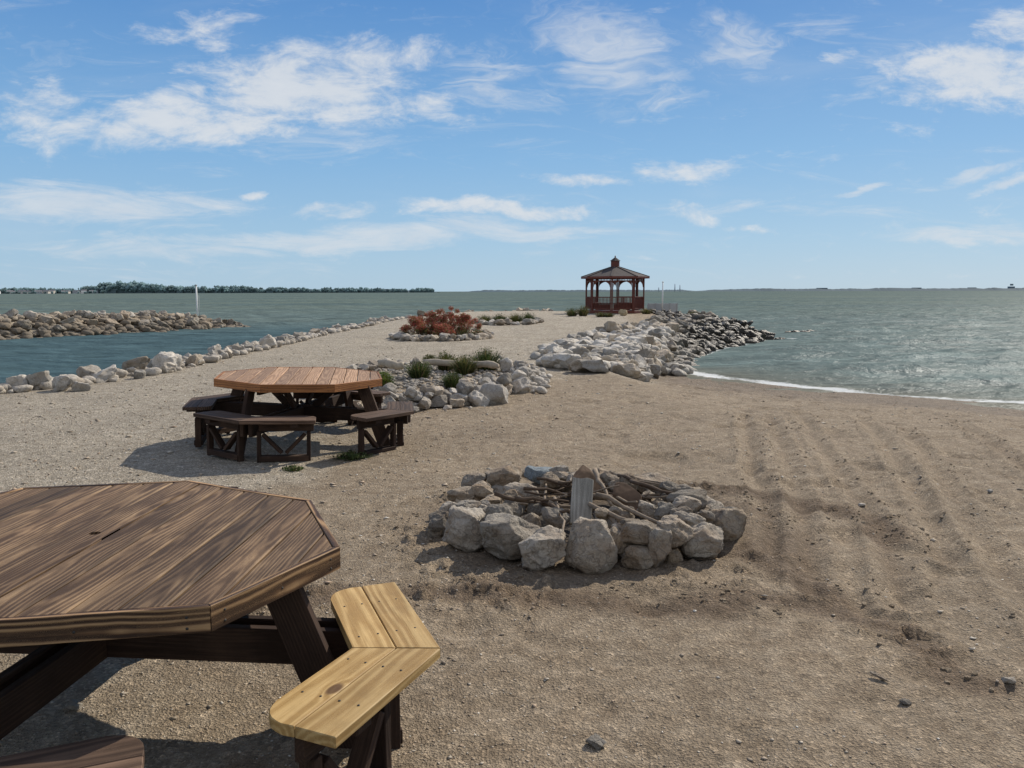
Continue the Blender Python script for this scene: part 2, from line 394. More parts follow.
M['darkwood'] = wood_mat('dark_stained_wood', (0.032, 0.018, 0.012), (0.080, 0.047, 0.030), (0.15, 0.090, 0.056), 40, 0.12, 0.5, 0.85)
M['darkseat'] = wood_mat('dark_stained_seat', (0.052, 0.031, 0.021), (0.120, 0.075, 0.050), (0.20, 0.135, 0.092), 26, 0.35, 0.35, 0.75)
M['grey_plank'] = wood_mat('weathered_grey_plank', (0.26, 0.24, 0.20), (0.44, 0.41, 0.35), (0.56, 0.53, 0.46), 30, 0.25, 0.3, 0.9)
M['stick'] = plain('bleached_driftwood', (0.24, 0.19, 0.14), 0.9, 0.4, 25)
M['stickdark'] = plain('brown_stick_bark', (0.10, 0.07, 0.048), 0.9, 0.4, 25)
M['log'] = plain('grey_driftwood_log', (0.36, 0.31, 0.24), 0.9, 0.3, 9)
M['redwood'] = plain('red_stained_gazebo_wood', (0.14, 0.044, 0.030), 0.6, 0.25, 6)
M['shingle'] = None
M['white'] = plain('white_painted_post', (0.75, 0.76, 0.75), 0.5, 0.06, 4)
M['greywall'] = plain('grey_steel_panel', (0.40, 0.41, 0.41), 0.7, 0.08, 3)
M['leaf'] = vcol_mat('leaves', 0.7, 0.25)
M['peb'] = vcol_mat('pebbles', 0.9)
M['hole'] = plain('hole_shadow', (0.01, 0.008, 0.006), 1.0, 0.1, 9)
M['screw'] = plain('dark_screw_head', (0.03, 0.028, 0.025), 0.5, 0.1, 9)
M['water'] = water_mat()
def shingle_mat():
    m, t, setp, _, _ = mat('brown_roof_shingles')
    g = t.node('ShaderNodeNewGeometry').outputs['Position']; x, y, z = t.sep(g)
    ang = t.m('ARCTAN2', t.m('SUBTRACT', y, 50.0), t.m('SUBTRACT', x, 6.4))
    br = t.node('ShaderNodeTexBrick'); t.put(br.inputs['Vector'], t.comb(t.m('MULTIPLY', ang, 2.0), t.m('MULTIPLY', z, 1.9), 0))
    br.inputs['Scale'].default_value = 4.0; br.inputs['Color1'].default_value = (0.075, 0.066, 0.064, 1); br.inputs['Color2'].default_value = (0.048, 0.042, 0.042, 1)
    br.inputs['Mortar'].default_value = (0.02, 0.016, 0.014, 1); br.inputs['Mortar Size'].default_value = 0.03
    setp(Base_Color=t.mix(t.noise(g, 3, 4), br.outputs[0], (0.085, 0.074, 0.070)), Roughness=0.9, Normal=t.bump(br.outputs[1], 0.4, 0.01))
    return m
M['shingle'] = shingle_mat()

# ------------------------------------------------------------------ mesh builder with grain coordinates
PIDN = [0]
class MB:
    def __init__(s): s.v = []; s.f = []; s.g = []; s.p = []; s.sm = []
    def add(s, vs, fs, gs=None, pid=0.0, smooth=False, Mx=None):
        b = len(s.v)
        for i, v in enumerate(vs):
            w = (Mx @ Vector(v)) if Mx is not None else v
            s.v.append(tuple(w)); s.g.append(tuple(gs[i]) if gs else tuple(v)); s.p.append(pid)
        for f in fs: s.f.append([b + i for i in f]); s.sm.append(smooth)
    def prism(s, pts, z0, z1, Mx=None, bev=0.003, grain=(0, 1)):
        """pts: 2D outline (counter-clockwise), grain: unit direction of the fibres in the outline's plane"""
        bm = bmesh.new()
        lo = [bm.verts.new((x, y, z0)) for x, y in pts]; hi = [bm.verts.new((x, y, z1)) for x, y in pts]
        n = len(pts)
        bm.faces.new(hi); bm.faces.new(lo[::-1])
        for i in range(n): bm.faces.new((lo[i], lo[(i + 1) % n], hi[(i + 1) % n], hi[i]))
        if bev: bmesh.ops.bevel(bm, geom=list(bm.edges), offset=bev, segments=1, affect='EDGES', clamp_overlap=True)
        bm.verts.index_update()
        PIDN[0] += 1; k = PIDN[0]
        ox, oy, oz = (k * 7.31) % 53, (k * 3.77) % 41, (k * 1.9) % 13
        vs = [v.co.copy() for v in bm.verts]; fs = [[v.index for v in f.verts] for f in bm.faces]
        gx, gy = grain
        ac = [v.x * gy - v.y * gx for v in vs]; mid = (min(ac) + max(ac)) / 2; ox = float(int(ox)) - mid; oz = float(int(oz)) - (z0 + z1) / 2; s.last = (ox, oy, oz)
        gs = [(v.x * gy - v.y * gx + ox, v.x * gx + v.y * gy + oy, v.z + oz) for v in vs]
        bm.free(); s.add(vs, fs, gs, float(k), False, Mx)
    def board(s, a, b, w, th, up=(0, 0, 1), bev=0.003):
        """timber from a to b; w measured along 'up', th across"""
        a = Vector(a); b = Vector(b); y = (b - a).normalized(); L = (b - a).length
        z = Vector(up); z = (z - y * z.dot(y)).normalized(); x = y.cross(z)
        Mx = Matrix((( x.x, y.x, z.x, a.x), (x.y, y.y, z.y, a.y), (x.z, y.z, z.z, a.z), (0, 0, 0, 1)))
        bm_pts = [(-th / 2, 0), (th / 2, 0), (th / 2, L), (-th / 2, L)]
        s.prism(bm_pts, -w / 2, w / 2, Mx, bev)
    def tube(s, pts, rad, n=8, smooth=True, cap=True):
        pts = [Vector(p) for p in pts]; vs = []; fs = []
        for i, p in enumerate(pts):
            d = (pts[min(i + 1, len(pts) - 1)] - pts[max(i - 1, 0)]).normalized()
            u = d.orthogonal().normalized(); 
            if i and abs(pu.dot(d)) < 0.95: u = (pu - d * pu.dot(d)).normalized()
            pu = u; w = d.cross(u); r = rad[i] if hasattr(rad, '__len__') else rad
            for k in range(n):
                a = 2 * math.pi * k / n; vs.append(p + (u * math.cos(a) + w * math.sin(a)) * r)
        for i in range(len(pts) - 1):
            for k in range(n): fs.append([i * n + k, i * n + (k + 1) % n, (i + 1) * n + (k + 1) % n, (i + 1) * n + k])
        if cap: fs.append(list(range(n))[::-1]); fs.append([(len(pts) - 1) * n + k for k in range(n)])
        s.add(vs, fs, None, 0.0, smooth)
    def build(s, name, m, parent=None, loc=None, rot=None):
        me = bpy.data.meshes.new(name); me.from_pydata(s.v, [], s.f)
        a = me.attributes.new('gv', 'FLOAT_VECTOR', 'POINT'); a.data.foreach_set('vector', np.array(s.g, np.float32).ravel())
        fattr(me, 'pid', s.p)
        me.polygons.foreach_set('use_smooth', s.sm); me.materials.append(m); me.update()
        o = bpy.data.objects.new(name, me); col.objects.link(o)
        if parent: o.parent = parent
        if loc is not None: o.location = loc
        if rot is not None: o.rotation_euler = rot
        return o

def clip_poly(poly, nx, ny, c):
    """keep the side nx*x+ny*y <= c"""
    out = []
    for i in range(len(poly)):
        p = poly[i]; q = poly[(i + 1) % len(poly)]
        dp = nx * p[0] + ny * p[1] - c; dq = nx * q[0] + ny * q[1] - c
        if dp <= 0: out.append(p)
        if dp * dq < 0:
            t = dp / (dp - dq); out.append((p[0] + t * (q[0] - p[0]), p[1] + t * (q[1] - p[1])))
    return out

# ------------------------------------------------------------------ picnic tables
def picnic_table(loc, rz, tilt, RO, planka, mats, benches, label, topz=0.75, seatz=0.45, hole=True):
    root = empty('picnic_table', loc, rz)
    root.rotation_euler = (tilt[0], tilt[1], rz)
    tag(root, label, 'picnic table')
    W, D, S = mats['top'], mats['rim'], mats['frame']
    corner = [(RO * math.cos(k * math.pi / 4), RO * math.sin(k * math.pi / 4)) for k in range(8)] if not isinstance(RO, list) else RO
    def inset(e):
        L_ = []
        for k in range(8):
            p, q = corner[k], corner[(k + 1) % 8]; l = math.dist(p, q); nx, ny = (q[1] - p[1]) / l, -(q[0] - p[0]) / l
            L_.append((nx, ny, nx * p[0] + ny * p[1] - e))
        P_ = []
        for k in range(8):
            (a, b, c), (d_, e_, f_) = L_[k - 1], L_[k]; D_ = a * e_ - b * d_
            P_.append(((c * e_ - b * f_) / D_, (a * f_ - c * d_) / D_))
        return L_, P_
    rt = 0.024
    ap = 0.9
    inner_l, inner_p = inset(rt); clip_l, _ = inset(rt + .0015)
    # tabletop: planks clipped to the octagon inside the rim
    mb = MB(); w = 0.14; ca, sa = math.cos(planka), math.sin(planka)
    n = 7
    def world(poly): return [(x * ca - y * sa, x * sa + y * ca) for x, y in poly]
    for i in range(-n, n + 1):
        x0 = (i - 0.5) * w + 0.0038; x1 = (i + 0.5) * w - 0.0038
        poly = world([(x0, -2), (x1, -2), (x1, 2), (x0, 2)])
        for k in range(8):
            poly = clip_poly(poly, *clip_l[k])
            if len(poly) < 3: break
        if len(poly) < 3: continue
        g = (-sa, ca)
        zt = topz - random.uniform(0, 0.002)
        if i == 0 and hole:
            hr = 0.022; N = 16
            hi_ = clip_poly(poly, sa, -ca, -0.07); lo_ = clip_poly(poly, -sa, ca, -0.07)
            mb.prism(hi_, topz - 0.038, topz, None, 0, g); PIDN[0] -= 1
            mb.prism(lo_, topz - 0.038, topz, None, 0, g)
            k = PIDN[0]; ox, oy, oz = mb.last
            vs = []; fs = []
            for ring_ in range(4):
                for q in range(N):
                    a = 2 * math.pi * q / N + math.pi / 4
                    if ring_ in (0, 3):
                        c, s_ = math.cos(a), math.sin(a); mx = max(abs(c), abs(s_)); p = (c / mx * 0.0662, s_ / mx * 0.07)
                    else: p = (hr * math.cos(a), hr * math.sin(a))
                    z = topz if ring_ < 2 else topz - 0.038
                    vs.append((p[0] * ca - p[1] * sa, p[0] * sa + p[1] * ca, z))
            for r_ in range(3):
                for q in range(N): fs.append([r_ * N + q, r_ * N + (q + 1) % N, (r_ + 1) * N + (q + 1) % N, (r_ + 1) * N + q])
            gs = [(v[0] * g[1] - v[1] * g[0] + ox, v[0] * g[0] + v[1] * g[1] + oy, v[2] + oz) for v in vs]
            mb.add(vs, fs, gs, float(k))
        else: mb.prism(poly, topz - 0.038, zt, None, 0.005, g)
    mb.build('tabletop', W, root)
    # rim boards, mitred
    for k in range(8):
        a, b = corner[k], corner[(k + 1) % 8]; ia, ib = inner_p[k], inner_p[(k + 1) % 8]
        rb = MB(); dx, dy = b[0] - a[0], b[1] - a[1]; L = math.hypot(dx, dy)
        e = 0.0008
        pts = [a, b, ib, ia]
        pts = [(p[0] + e * dx / L * (1 if i in (0, 3) else -1), p[1] + e * dy / L * (1 if i in (0, 3) else -1)) for i, p in enumerate(pts)]
        rb.prism(pts, topz - 0.082, topz + 0.0015, None, 0.002, (dx / L, dy / L))
        o = rb.build('rim_board', D, root)
        # screw heads on the outer face
        nx, ny = dy / L, -dx / L
        for q in (0.09, 0.5, 0.91):
            for zz in (0.03, 0.065) if q != 0.5 else (0.05,):
                sc = MB(); p = Vector((a[0] + dx * q, a[1] + dy * q, topz - zz)); nn = Vector((nx, ny, 0))
                sc.tube([p - nn * 0.002, p + nn * 0.0012], 0.0045, 8); sc.build('screw', M['screw'], o)
    # cleats under the top
    for sgn in (-1, 1):
        mb = MB(); mb.board((-ap + .08, sgn * 0.1, topz - 0.09), (ap - .08, sgn * 0.1, topz - 0.09), 0.089, 0.038); mb.build('cleat', S, root)
        mb = MB(); 
        for u in (-1, 1): mb.board((sgn * 0.1, u * 0.13, topz - 0.088), (sgn * 0.1, u * (ap - .08), topz - 0.088), 0.085, 0.038)
        mb.build('cleat', S, root)
    # crossed pairs of beams that carry the benches
    be = mats.get('beam_r', 1.28)
    for sgn in (-1, 1):
        off = sgn * 0.046
        mb = MB(); mb.board((-be, off, seatz - 0.115), (be, off, seatz - 0.115), 0.14, 0.038); mb.build('beam', S, root)
        mb = MB()
        for u in (-1, 1): mb.board((off, u * 0.067, seatz - 0.117), (off, u * be, seatz - 0.117), 0.136, 0.038)
        mb.build('beam', S, root)
    # splayed legs sandwiched between the beams
    for k in range(4):
        a = k * math.pi / 2; c, s_ = math.cos(a), math.sin(a)
        mb = MB()
        r0, r1 = 0.80, 1.08; tg = -.19
        mb.board((r0 * c - tg * s_, r0 * s_ + tg * c, topz - 0.045), (r1 * c - tg * s_, r1 * s_ + tg * c, 0.0), 0.14, 0.04, up=(c, s_, 0))
        mb.build('leg', S, root)
        mb = MB()
        mb.board((0.12 * c, 0.12 * s_, seatz - 0.16), (0.42 * c, 0.42 * s_, topz - 0.10), 0.07, 0.036, up=(-s_, c, 0)) if False else mb.board((0.16 * c + .0, 0.16 * s_, seatz - 0.05), (0.40 * c, 0.40 * s_, topz - 0.13), 0.075, 0.036, up=(c, s_, 0))
        mb.build('brace', S, root)
    # benches: V-shaped seats with posts, braces and ground rails
    for (ox, oy, rot, LA, LB, seat_m, wd) in benches:
        Mx = Matrix.Translation((ox, oy, 0)) @ Matrix.Rotation(rot, 4, 'Z')
        mb = MB()
        bw = wd / 2
        info = []
        for sgn, L in ((1, LA), (-1, LB)):
            # local half: outer edge runs from the bend in direction 112.5 deg
            d = Vector((math.cos(R(112.5)), sgn * math.sin(R(112.5)), 0)); nin = Vector((-math.sin(R(112.5)), sgn * math.cos(R(112.5)), 0))
            # points: outer edge o(t)=d*t ; inward offset nin
            for j in (0, 1):
                i0 = j * (bw + 0.0015) ; i1 = i0 + bw - 0.0015
                def mit(i): return i * math.tan(R(22.5))
                p = [d * (mit(i0) + .0012) + nin * i0, d * (L) + nin * i0, d * (L) + nin * i1, d * (mit(i1) + .0012) + nin * i1]
                if j == 1:
                    rr_ = 0.10; arc = []
                    for q in range(7):
                        th = q / 6 * math.pi / 2
                        arc.append(d * (L - rr_ + rr_ * math.cos(math.pi / 2 - th + 0) * 1.0) * 1.0)
                    arc = [d * (L - rr_ + rr_ * math.cos(th)) + nin * (i1 - rr_ + rr_ * math.sin(th)) for th in [q / 6 * math.pi / 2 for q in range(7)]]
                    p = [p[0], p[1]] + arc + [p[3]]
                pts = [(v.x, v.y) for v in p]
                if sgn < 0: pts = pts[::-1]
                ar = sum(pts[a_][0] * pts[(a_ + 1) % len(pts)][1] - pts[(a_ + 1) % len(pts)][0] * pts[a_][1] for a_ in range(len(pts)))
                if ar < 0: pts = pts[::-1]
                mb.prism(pts, seatz - 0.038, seatz - random.uniform(0, .0015), Mx, 0.003, (d.x, d.y))
            info.append((sgn, L, d, nin))
        bo = mb.build('bench', seat_m, root)
        if seat_m is M['new']:
            for sgn, L, d, nin in info:
                for t_ in (.2, L * .72):
                    for j_ in (.04, .11, .18, .25):
                        q = Mx @ (d * t_ + nin * j_); sc = MB(); sc.tube([(q.x, q.y, seatz - .004), (q.x, q.y, seatz + .0006)], .0042, 8); sc.build('screw', M['screw'], bo)
        zt = seatz - 0.040
        mid = wd * 0.5
        for sgn, L, d, nin in info:
            e = Mx @ (d * (L - 0.07) + nin * mid); bnd = Mx @ (d * 0.17 + nin * mid); dd = (e - bnd).normalized()
            side = Vector((-dd.y, dd.x, 0))
            pb = MB(); pb.board((e.x, e.y, 0.0), (e.x, e.y, zt - 0.09), 0.062, 0.038, up=side); pb.build('post', S, bo)
            pb = MB(); pb.board((bnd.x, bnd.y, 0.0), (bnd.x, bnd.y, zt - 0.09), 0.062, 0.038, up=side); pb.build('post', S, bo)
            m_ = (e + bnd) / 2
            for q, u in ((e, -1), (bnd, 1)):
                pb = MB(); s0 = q + dd * 0.035 * u
                pb.board((s0.x, s0.y, zt - 0.12), (m_.x - dd.x * .02 * u, m_.y - dd.y * .02 * u, 0.10), 0.07, 0.034, up=side); pb.build('brace', S, bo)
            pb = MB(); pb.board((e.x, e.y, 0.045), (bnd.x, bnd.y, 0.045), 0.055, 0.088, up=(0, 0, 1)); pb.build('ground_rail', S, bo)
            pb = MB(); e2 = Mx @ (d * (L - 0.02) + nin * mid)
            pb.board((e2.x, e2.y, zt - 0.045), (bnd.x, bnd.y, zt - 0.045), 0.088, 0.038, up=(0, 0, 1)); pb.build('seat_rail', S, bo)
            c1 = Mx @ (d * (L * 0.72) + nin * 0.02); c2 = Mx @ (d * (L * 0.72) + nin * (wd - 0.03))
            pb = MB(); pb.board((c1.x, c1.y, zt - 0.02), (c2.x, c2.y, zt - 0.02), 0.036, 0.08, up=(0, 0, 1)); pb.build('seat_cleat', S, bo)
    return root

def bench_local(c, rz, O, rot, LA, LB, m, wd):
    v = Matrix.Rotation(-rz, 3, 'Z') @ Vector((O[0] - c[0], O[1] - c[1], 0))
    return (v.x, v.y, rot - rz, LA, LB, m, wd)
c1 = (-1.66, 3.09); rz1 = R(-5.0)
def loc2(p): 
    v = Matrix.Rotation(-rz1, 3, 'Z') @ Vector((p[0] - c1[0], p[1] - c1[1], 0)); return (v.x, v.y)
near4 = [loc2((-.645, 2.905)), loc2((-.925, 3.59)), loc2((-1.64, 3.98)), loc2((-2.40, 3.84))]
oct1 = near4 + [(-p[0], -p[1]) for p in near4]
b1 = [bench_local(c1, rz1, (-0.255, 2.70), R(-1), 0.70, 0.62, M['new'], 0.29),
      bench_local(c1, rz1, (-1.56, 1.66), R(-90), 0.66, 0.66, M['darkseat'], 0.29),
      bench_local(c1, rz1, (-3.03, 3.10), R(178), 0.66, 0.66, M['darkseat'], 0.29),
      bench_local(c1, rz1, (-1.60, 4.36), R(88), 0.5, 0.5, M['darkseat'], 0.29)]
b1 = b1[:3]
t1 = picnic_table((c1[0], c1[1], 0.0), rz1, (0, 0), oct1, R(3), dict(top=M['burnt'], rim=M['burnt_rim'], frame=M['darkwood'], beam_r=1.24), b1,
                  'big dark brown octagonal picnic table in the foreground with one bench of new yellow boards')
c2 = (-2.42, 9.06); rz2 = R(-10)
b2 = [bench_local(c2, rz2, (-1.07, 8.55), R(-14), 0.72, 0.70, M['darkseat'], 0.29),
      bench_local(c2, rz2, (-2.66, 7.66), R(-101), 0.72, 0.72, M['darkseat'], 0.29),
      bench_local(c2, rz2, (-3.70, 9.12), R(172), 0.72, 0.70, M['darkseat'], 0.29),
      bench_local(c2, rz2, (-2.15, 10.42), R(80), 0.72, 0.72, M['darkseat'], 0.29)]
t2 = picnic_table((c2[0], c2[1], 0.01), rz2, (0, R(1.6)), 0.965, R(20), dict(top=M['cedar'], rim=M['cedar_rim'], frame=M['darkwood']), b2,
                  'smaller looking octagonal picnic table with reddish top and dark benches on the gravel', hole=False)

# ------------------------------------------------------------------ rocks
def rock_mesh(name, seed, sub, m, cuts=16, sq=0.72, rough=0.05, smooth=True):
    rnd = random.Random(seed); bm = bmesh.new(); bmesh.ops.create_icosphere(bm, subdivisions=sub, radius=1.0)
    pl = []
    for i in range(cuts):
        n = Vector((rnd.gauss(0, 1), rnd.gauss(0, 1), rnd.gauss(0, 1))).normalized()
        if i < 6: n = (Vector([(1, 0, 0), (-1, 0, 0), (0, 1, 0), (0, -1, 0), (0, 0, 1), (0, 0, -1)][i]) + n * 0.35).normalized()
        pl.append((n, rnd.uniform(sq - 0.14, sq + 0.12) + (0.09 if i < 6 else 0)))
    off = Vector((seed * 3.1, seed * 1.7, 0))
    for v in bm.verts:
        p = v.co.copy()
        for n, d in pl:
            k = p.dot(n) - d
            if k > 0: p -= n * k
        p += v.co * (mn.fractal(v.co * 1.6 + off, 0.8, 2.0, 4) * rough * 1.6 + mn.fractal(v.co * 6 + off, 0.8, 2.0, 3) * rough * 0.5)
        v.co = p
    xs = [v.co for v in bm.verts]
    for ax in range(3):
        lo = min(p[ax] for p in xs); hi = max(p[ax] for p in xs)
        for v in bm.verts: v.co[ax] = (v.co[ax] - (lo + hi) / 2) / (hi - lo)
    me = bpy.data.meshes.new(name); bm.to_mesh(me); bm.free()
    me.polygons.foreach_set('use_smooth', [smooth] * len(me.polygons)); me.materials.append(m)
    return me
def rot_dims(o, w, d, h, rx=0, ry=0, rz=0):
    o.scale = (w, d, h); o.rotation_euler = (rx, ry, rz)
pit_meshes = [rock_mesh('fire_pit_stone', 100 + i, 5, M['pit'], 14, 0.755, 0.065) for i in range(8)]
pale_meshes = [rock_mesh('limestone_rock', 200 + i, 4, M['pale'], 11, 0.58, 0.085) for i in range(12)]
bed_meshes = [rock_mesh('bed_stone', 300 + i, 4, M['bed'], 12, 0.66, 0.08) for i in range(10)]
def rock(name, me, loc, dims, rot, label, group=None, cat='rock'):
    o = bpy.data.objects.new(name, me); col.objects.link(o); o.location = loc; o.scale = dims; o.rotation_euler = rot
    tag(o, label, cat, group); return o

# fire pit stones, measured one by one: x0,x1,y0,y1 in the photo -> size; zc = height of the stone's middle
PS = [
 (566, 617, 516, 577, .15, 'big pale blocky stone standing at the very front of the fire pit below the plank'),
 (519, 566, 527, 571, .125, 'round brown stone left of the big front block of the fire pit'),
 (478, 544, 513, 563, .14, 'wide grey boulder second to the left of the front block of the fire pit'),
 (445, 494, 506, 552, .135, 'rounded brown boulder at the left front corner of the fire pit'),
 (427, 452, 510, 541, .08, None), (438, 462, 500, 524, .11, None),
 (484, 514, 502, 533, .22, 'pale flat stone leaning upright between the two left boulders of the fire pit'),
 (622, 654, 543, 571, .085, 'dome shaped grey stone right of the big front block of the fire pit'),
 (616, 640, 530, 560, .12, None), (646, 670, 524, 568, .14, None),
 (656, 692, 517, 549, .20, 'pale angular stone lying on top at the right front of the fire pit'),
 (666, 682, 548, 567, .05, 'fist sized stone on the sand at the right front of the fire pit'),
 (677, 720, 524, 561, .11, None), (703, 748, 508, 546, .10, 'dark wedge shaped slab at the far right end of the fire pit'),
 (670, 706, 510, 531, .20, None), (664, 707, 489, 514, .20, None), (668, 694, 484, 497, .22, None),
 (626, 670, 472, 497, .19, None), (599, 623, 469, 493, .20, None), (640, 668, 486, 505, .12, None),
 (484, 522, 464, 490, .20, 'long pale block lying across the back left of the fire pit'),
 (461, 488, 473, 491, .16, None), (499, 540, 481, 508, .14, None), (446, 479, 487, 502, .17, None),
 (470, 494, 484, 498, .20, None), (479, 500, 494, 512, .16, None), (456, 481, 500, 512, .19, None),
 (621, 661, 519, 545, .22, 'pale slab lying level over the stones just right of the front block'),
 (553, 568, 471, 487, .18, None), (566, 582, 471, 482, .17, None), (610, 626, 522, 540, .15, None),
 (634, 652, 500, 515, .1, None), (652, 672, 500, 522, .13, None), (428, 444, 522, 540, .05, None), (690, 712, 503, 522, .12, None),
 (540, 556, 480, 492, .14, None), (520, 536, 468, 480, .14, None), (686, 704, 494, 510, .1, None), (595, 612, 476, 492, .1, None)]
for i, (x0, x1, y0, y1, zc, lab) in enumerate(PS):
    p = at((x0 + x1) / 2, (y0 + y1) / 2, zc)
    dist = (Vector(p) - Vector((0, 0, 1.7))).length
    w = (x1 - x0) / F * dist * 1.02; hh = (y1 - y0) / F * dist * 1.0
    h = hh * 0.95 if hh > 0.2 else hh * 0.9; dp = (w + h) / 2 * random.uniform(0.85, 1.05)
    rock('fire_pit_stone', pit_meshes[(i * 3) % 8], p, (w, dp, h), (random.uniform(-.2, .2), random.uniform(-.2, .2), random.uniform(-.25, .25) + (math.pi if i % 2 else 0)),
         lab or 'grey brown fieldstone piled in the ring of the fire pit', None if lab else 'plain stones of the fire pit ring', 'stone')
blm = rock_mesh('blue_grey_stone', 77, 4, M['bluish'], 12, 0.68, 0.05)
p = at(540, 474, .18); rock('fire_pit_stone', blm, p, (.24, .2, .15), (.1, .2, .3), 'small blue grey stone at the back of the fire pit ring', None, 'stone')
# hidden-side support and inner stones so the ring closes from every side
for i in range(26):
    a = i / 26 * 2 * math.pi; r = 0.80 + random.uniform(-.07, .07)
    x, y = PIT[0] + r * 1.12 * math.cos(a), PIT[1] + r * 1.05 * math.sin(a)
    s = random.uniform(.16, .25)
    rock('fire_pit_stone', pit_meshes[i % 8], (x, y, s * .36), (s * 1.2, s, s * .8), (random.uniform(-.3, .3), random.uniform(-.3, .3), random.uniform(0, 6)),
         'grey brown fieldstone piled in the ring of the fire pit', 'plain stones of the fire pit ring', 'stone')
for i in range(60):
    a = random.uniform(-1.3, 1.9) if i < 42 else random.uniform(1.9, 5); r = random.uniform(.42, .86); x, y = PIT[0] + r * 1.12 * math.cos(a), PIT[1] + r * math.sin(a); s = random.uniform(.08, .17)
    rock('fire_pit_stone', pit_meshes[i % 8], (x, y, random.uniform(.12, .24)), (s * 1.3, s, s * .8), (random.uniform(-.5, .5), random.uniform(-.5, .5), random.uniform(0, 6)),
         'grey brown fieldstone piled in the ring of the fire pit', 'plain stones of the fire pit ring', 'stone')
# brown slabs leaning at the back
def slab(px, py, z, w, h, th, rot, label, m=M['rust']):
    me = rock_mesh('leaning_slab', int(px), 4, m, 9, 0.6, 0.03)
    p = at(px, py, z); return rock('leaning_slab', me, p, (w, th, h), rot, label, None, 'slab')
slab(588, 482, .27, .26, .22, .035, (R(-35), R(35), R(10)), 'thin rust brown slab leaning at the back of the fire pit behind the plank')
slab(627, 497, .22, .24, .18, .035, (R(-40), R(30), R(-10)), 'dark brown flat plate lying on the sticks right of the plank')
# grey plank standing in the pit
mb = MB(); mb.prism([(-.074, -.0), (.074, 0), (.072, .34), (.03, .352), (-.02, .335), (-.072, .346)], -.016, .016, None, 0.003)
p = at(580, 525, .14)
pl = mb.build('plank', M['grey_plank'], None, p, (R(50), R(6), R(-3))); tag(pl, 'weathered grey plank propped upright in the middle of the fire pit', 'plank')
# sticks
def stick(p0, p1, r, m, label, group):
    mb = MB(); p0 = Vector(p0); p1 = Vector(p1); n = 7; c = (p0 + p1) / 2
    L = (p1 - p0).length; pts = []; rad = []
    for i in range(n):
        t = i / (n - 1); q = p0.lerp(p1, t) - c
        q += Vector((mn.noise(p0 * 9 + Vector((t * 3, 0, 0))), mn.noise(p0 * 5 + Vector((0, t * 3, 0))), mn.noise(p0 * 7 + Vector((0, 0, t * 3))))) * 0.07 * L
        pts.append(q); rad.append(r * (1.1 - 0.5 * t) * random.uniform(.85, 1.15))
    mb.tube(pts, rad, 7)
    if random.random() < 0.4:
        q = pts[3]; mb.tube([q, q + (pts[4] - pts[3]).normalized() * 0.06 + Vector((random.uniform(-.05, .05), random.uniform(-.05, .05), .04))], [r * .6, r * .3], 6)
    o = mb.build('stick', m, None, c); tag(o, label, 'stick', group)
L1, G1 = 'crooked stick heaped in the middle of the fire pit', 'sticks in the fire pit'
for i in range(22):                      # left heap, roughly along x
    cx = PIT[0] + random.uniform(-.42, .02); cy = PIT[1] + random.uniform(-.35, .4); z = random.uniform(.10, .27)
    a = random.gauss(0.1, .75); L = random.uniform(.25, .55)
    d = Vector((math.cos(a), math.sin(a), random.uniform(-.3, .3))) * L / 2
    stick(Vector((cx, cy, z)) - d, Vector((cx, cy, z)) + d, random.uniform(.007, .016), random.choice([M['stickdark'], M['stickdark'], M['stick']]), L1, G1)
for i in range(16):                      # right heap, slanting down to the right
    cx = PIT[0] + random.uniform(.05, .62); cy = PIT[1] + random.uniform(-.3, .35); z = random.uniform(.10, .26)
    a = random.gauss(-.55, .3); L = random.uniform(.3, .6)
    d = Vector((math.cos(a), math.sin(a), random.uniform(-.15, .1))) * L / 2
    stick(Vector((cx, cy, z)) - d, Vector((cx, cy, z)) + d, random.uniform(.007, .015), random.choice([M['stickdark'], M['stick']]), L1, G1)
for (a, b, c, d) in [((590, 503), .27, (652, 531), .2), ((601, 494), .30, (668, 528), .20), ((594, 470), .36, (612, 505), .2), ((598, 508), .22, (640, 540), .18)]:
    stick(at(*a, b), at(*c, d), .017, M['stick'], 'long pale bleached stick slanting down to the right out of the fire pit', 'pale sticks right of the plank')
stick(at(556, 500, .25), at(567, 532, .2), .012, M['stick'], 'short pale stick standing left of the plank in the fire pit', None)

# ------------------------------------------------------------------ boulders of the rubble jetties and the banks
def scatter(n, sample, size, name, label, group, meshes, sink=0.15, flat=(0.55, 0.85), mind=0.62, cat='rock'):
    pts = []; tries = 0
    while len(pts) < n and tries < n * 60:
        tries += 1; x, y = sample(); s = size(x, y)
        if any((x - a) ** 2 + (y - b) ** 2 < (mind * (s + c) / 2) ** 2 for a, b, c in pts): continue
        pts.append((x, y, s))
    out = []
    for i, (x, y, s) in enumerate(pts):
        z = tz(x, y); h = s * random.uniform(*flat)
        o = rock(name, meshes[i % len(meshes)], (x, y, z + h * (0.5 - sink)), (s * random.uniform(.9, 1.35), s * random.uniform(.8, 1.1), h),
             (random.uniform(-.45, .45), random.uniform(-.45, .45), random.uniform(0, 6.28)), label, group, cat)
        out.append(o)
    return out
def along(pts, w0, w1, fn=None):
    seg = [math.dist(pts[i], pts[i + 1]) for i in range(len(pts) - 1)]; T = sum(seg)
    def f():
        while True:
            u = random.random() * T; i = 0
            while u > seg[i]: u -= seg[i]; i += 1
            a, b = pts[i], pts[i + 1]; t = u / seg[i]; dx, dy = (b[0] - a[0]) / seg[i], (b[1] - a[1]) / seg[i]
            o = random.uniform(w0, w1); x = a[0] + dx * seg[i] * t - dy * o; y = a[1] + dy * seg[i] * t + dx * o
            if fn is None or fn(x, y): return x, y
    return f
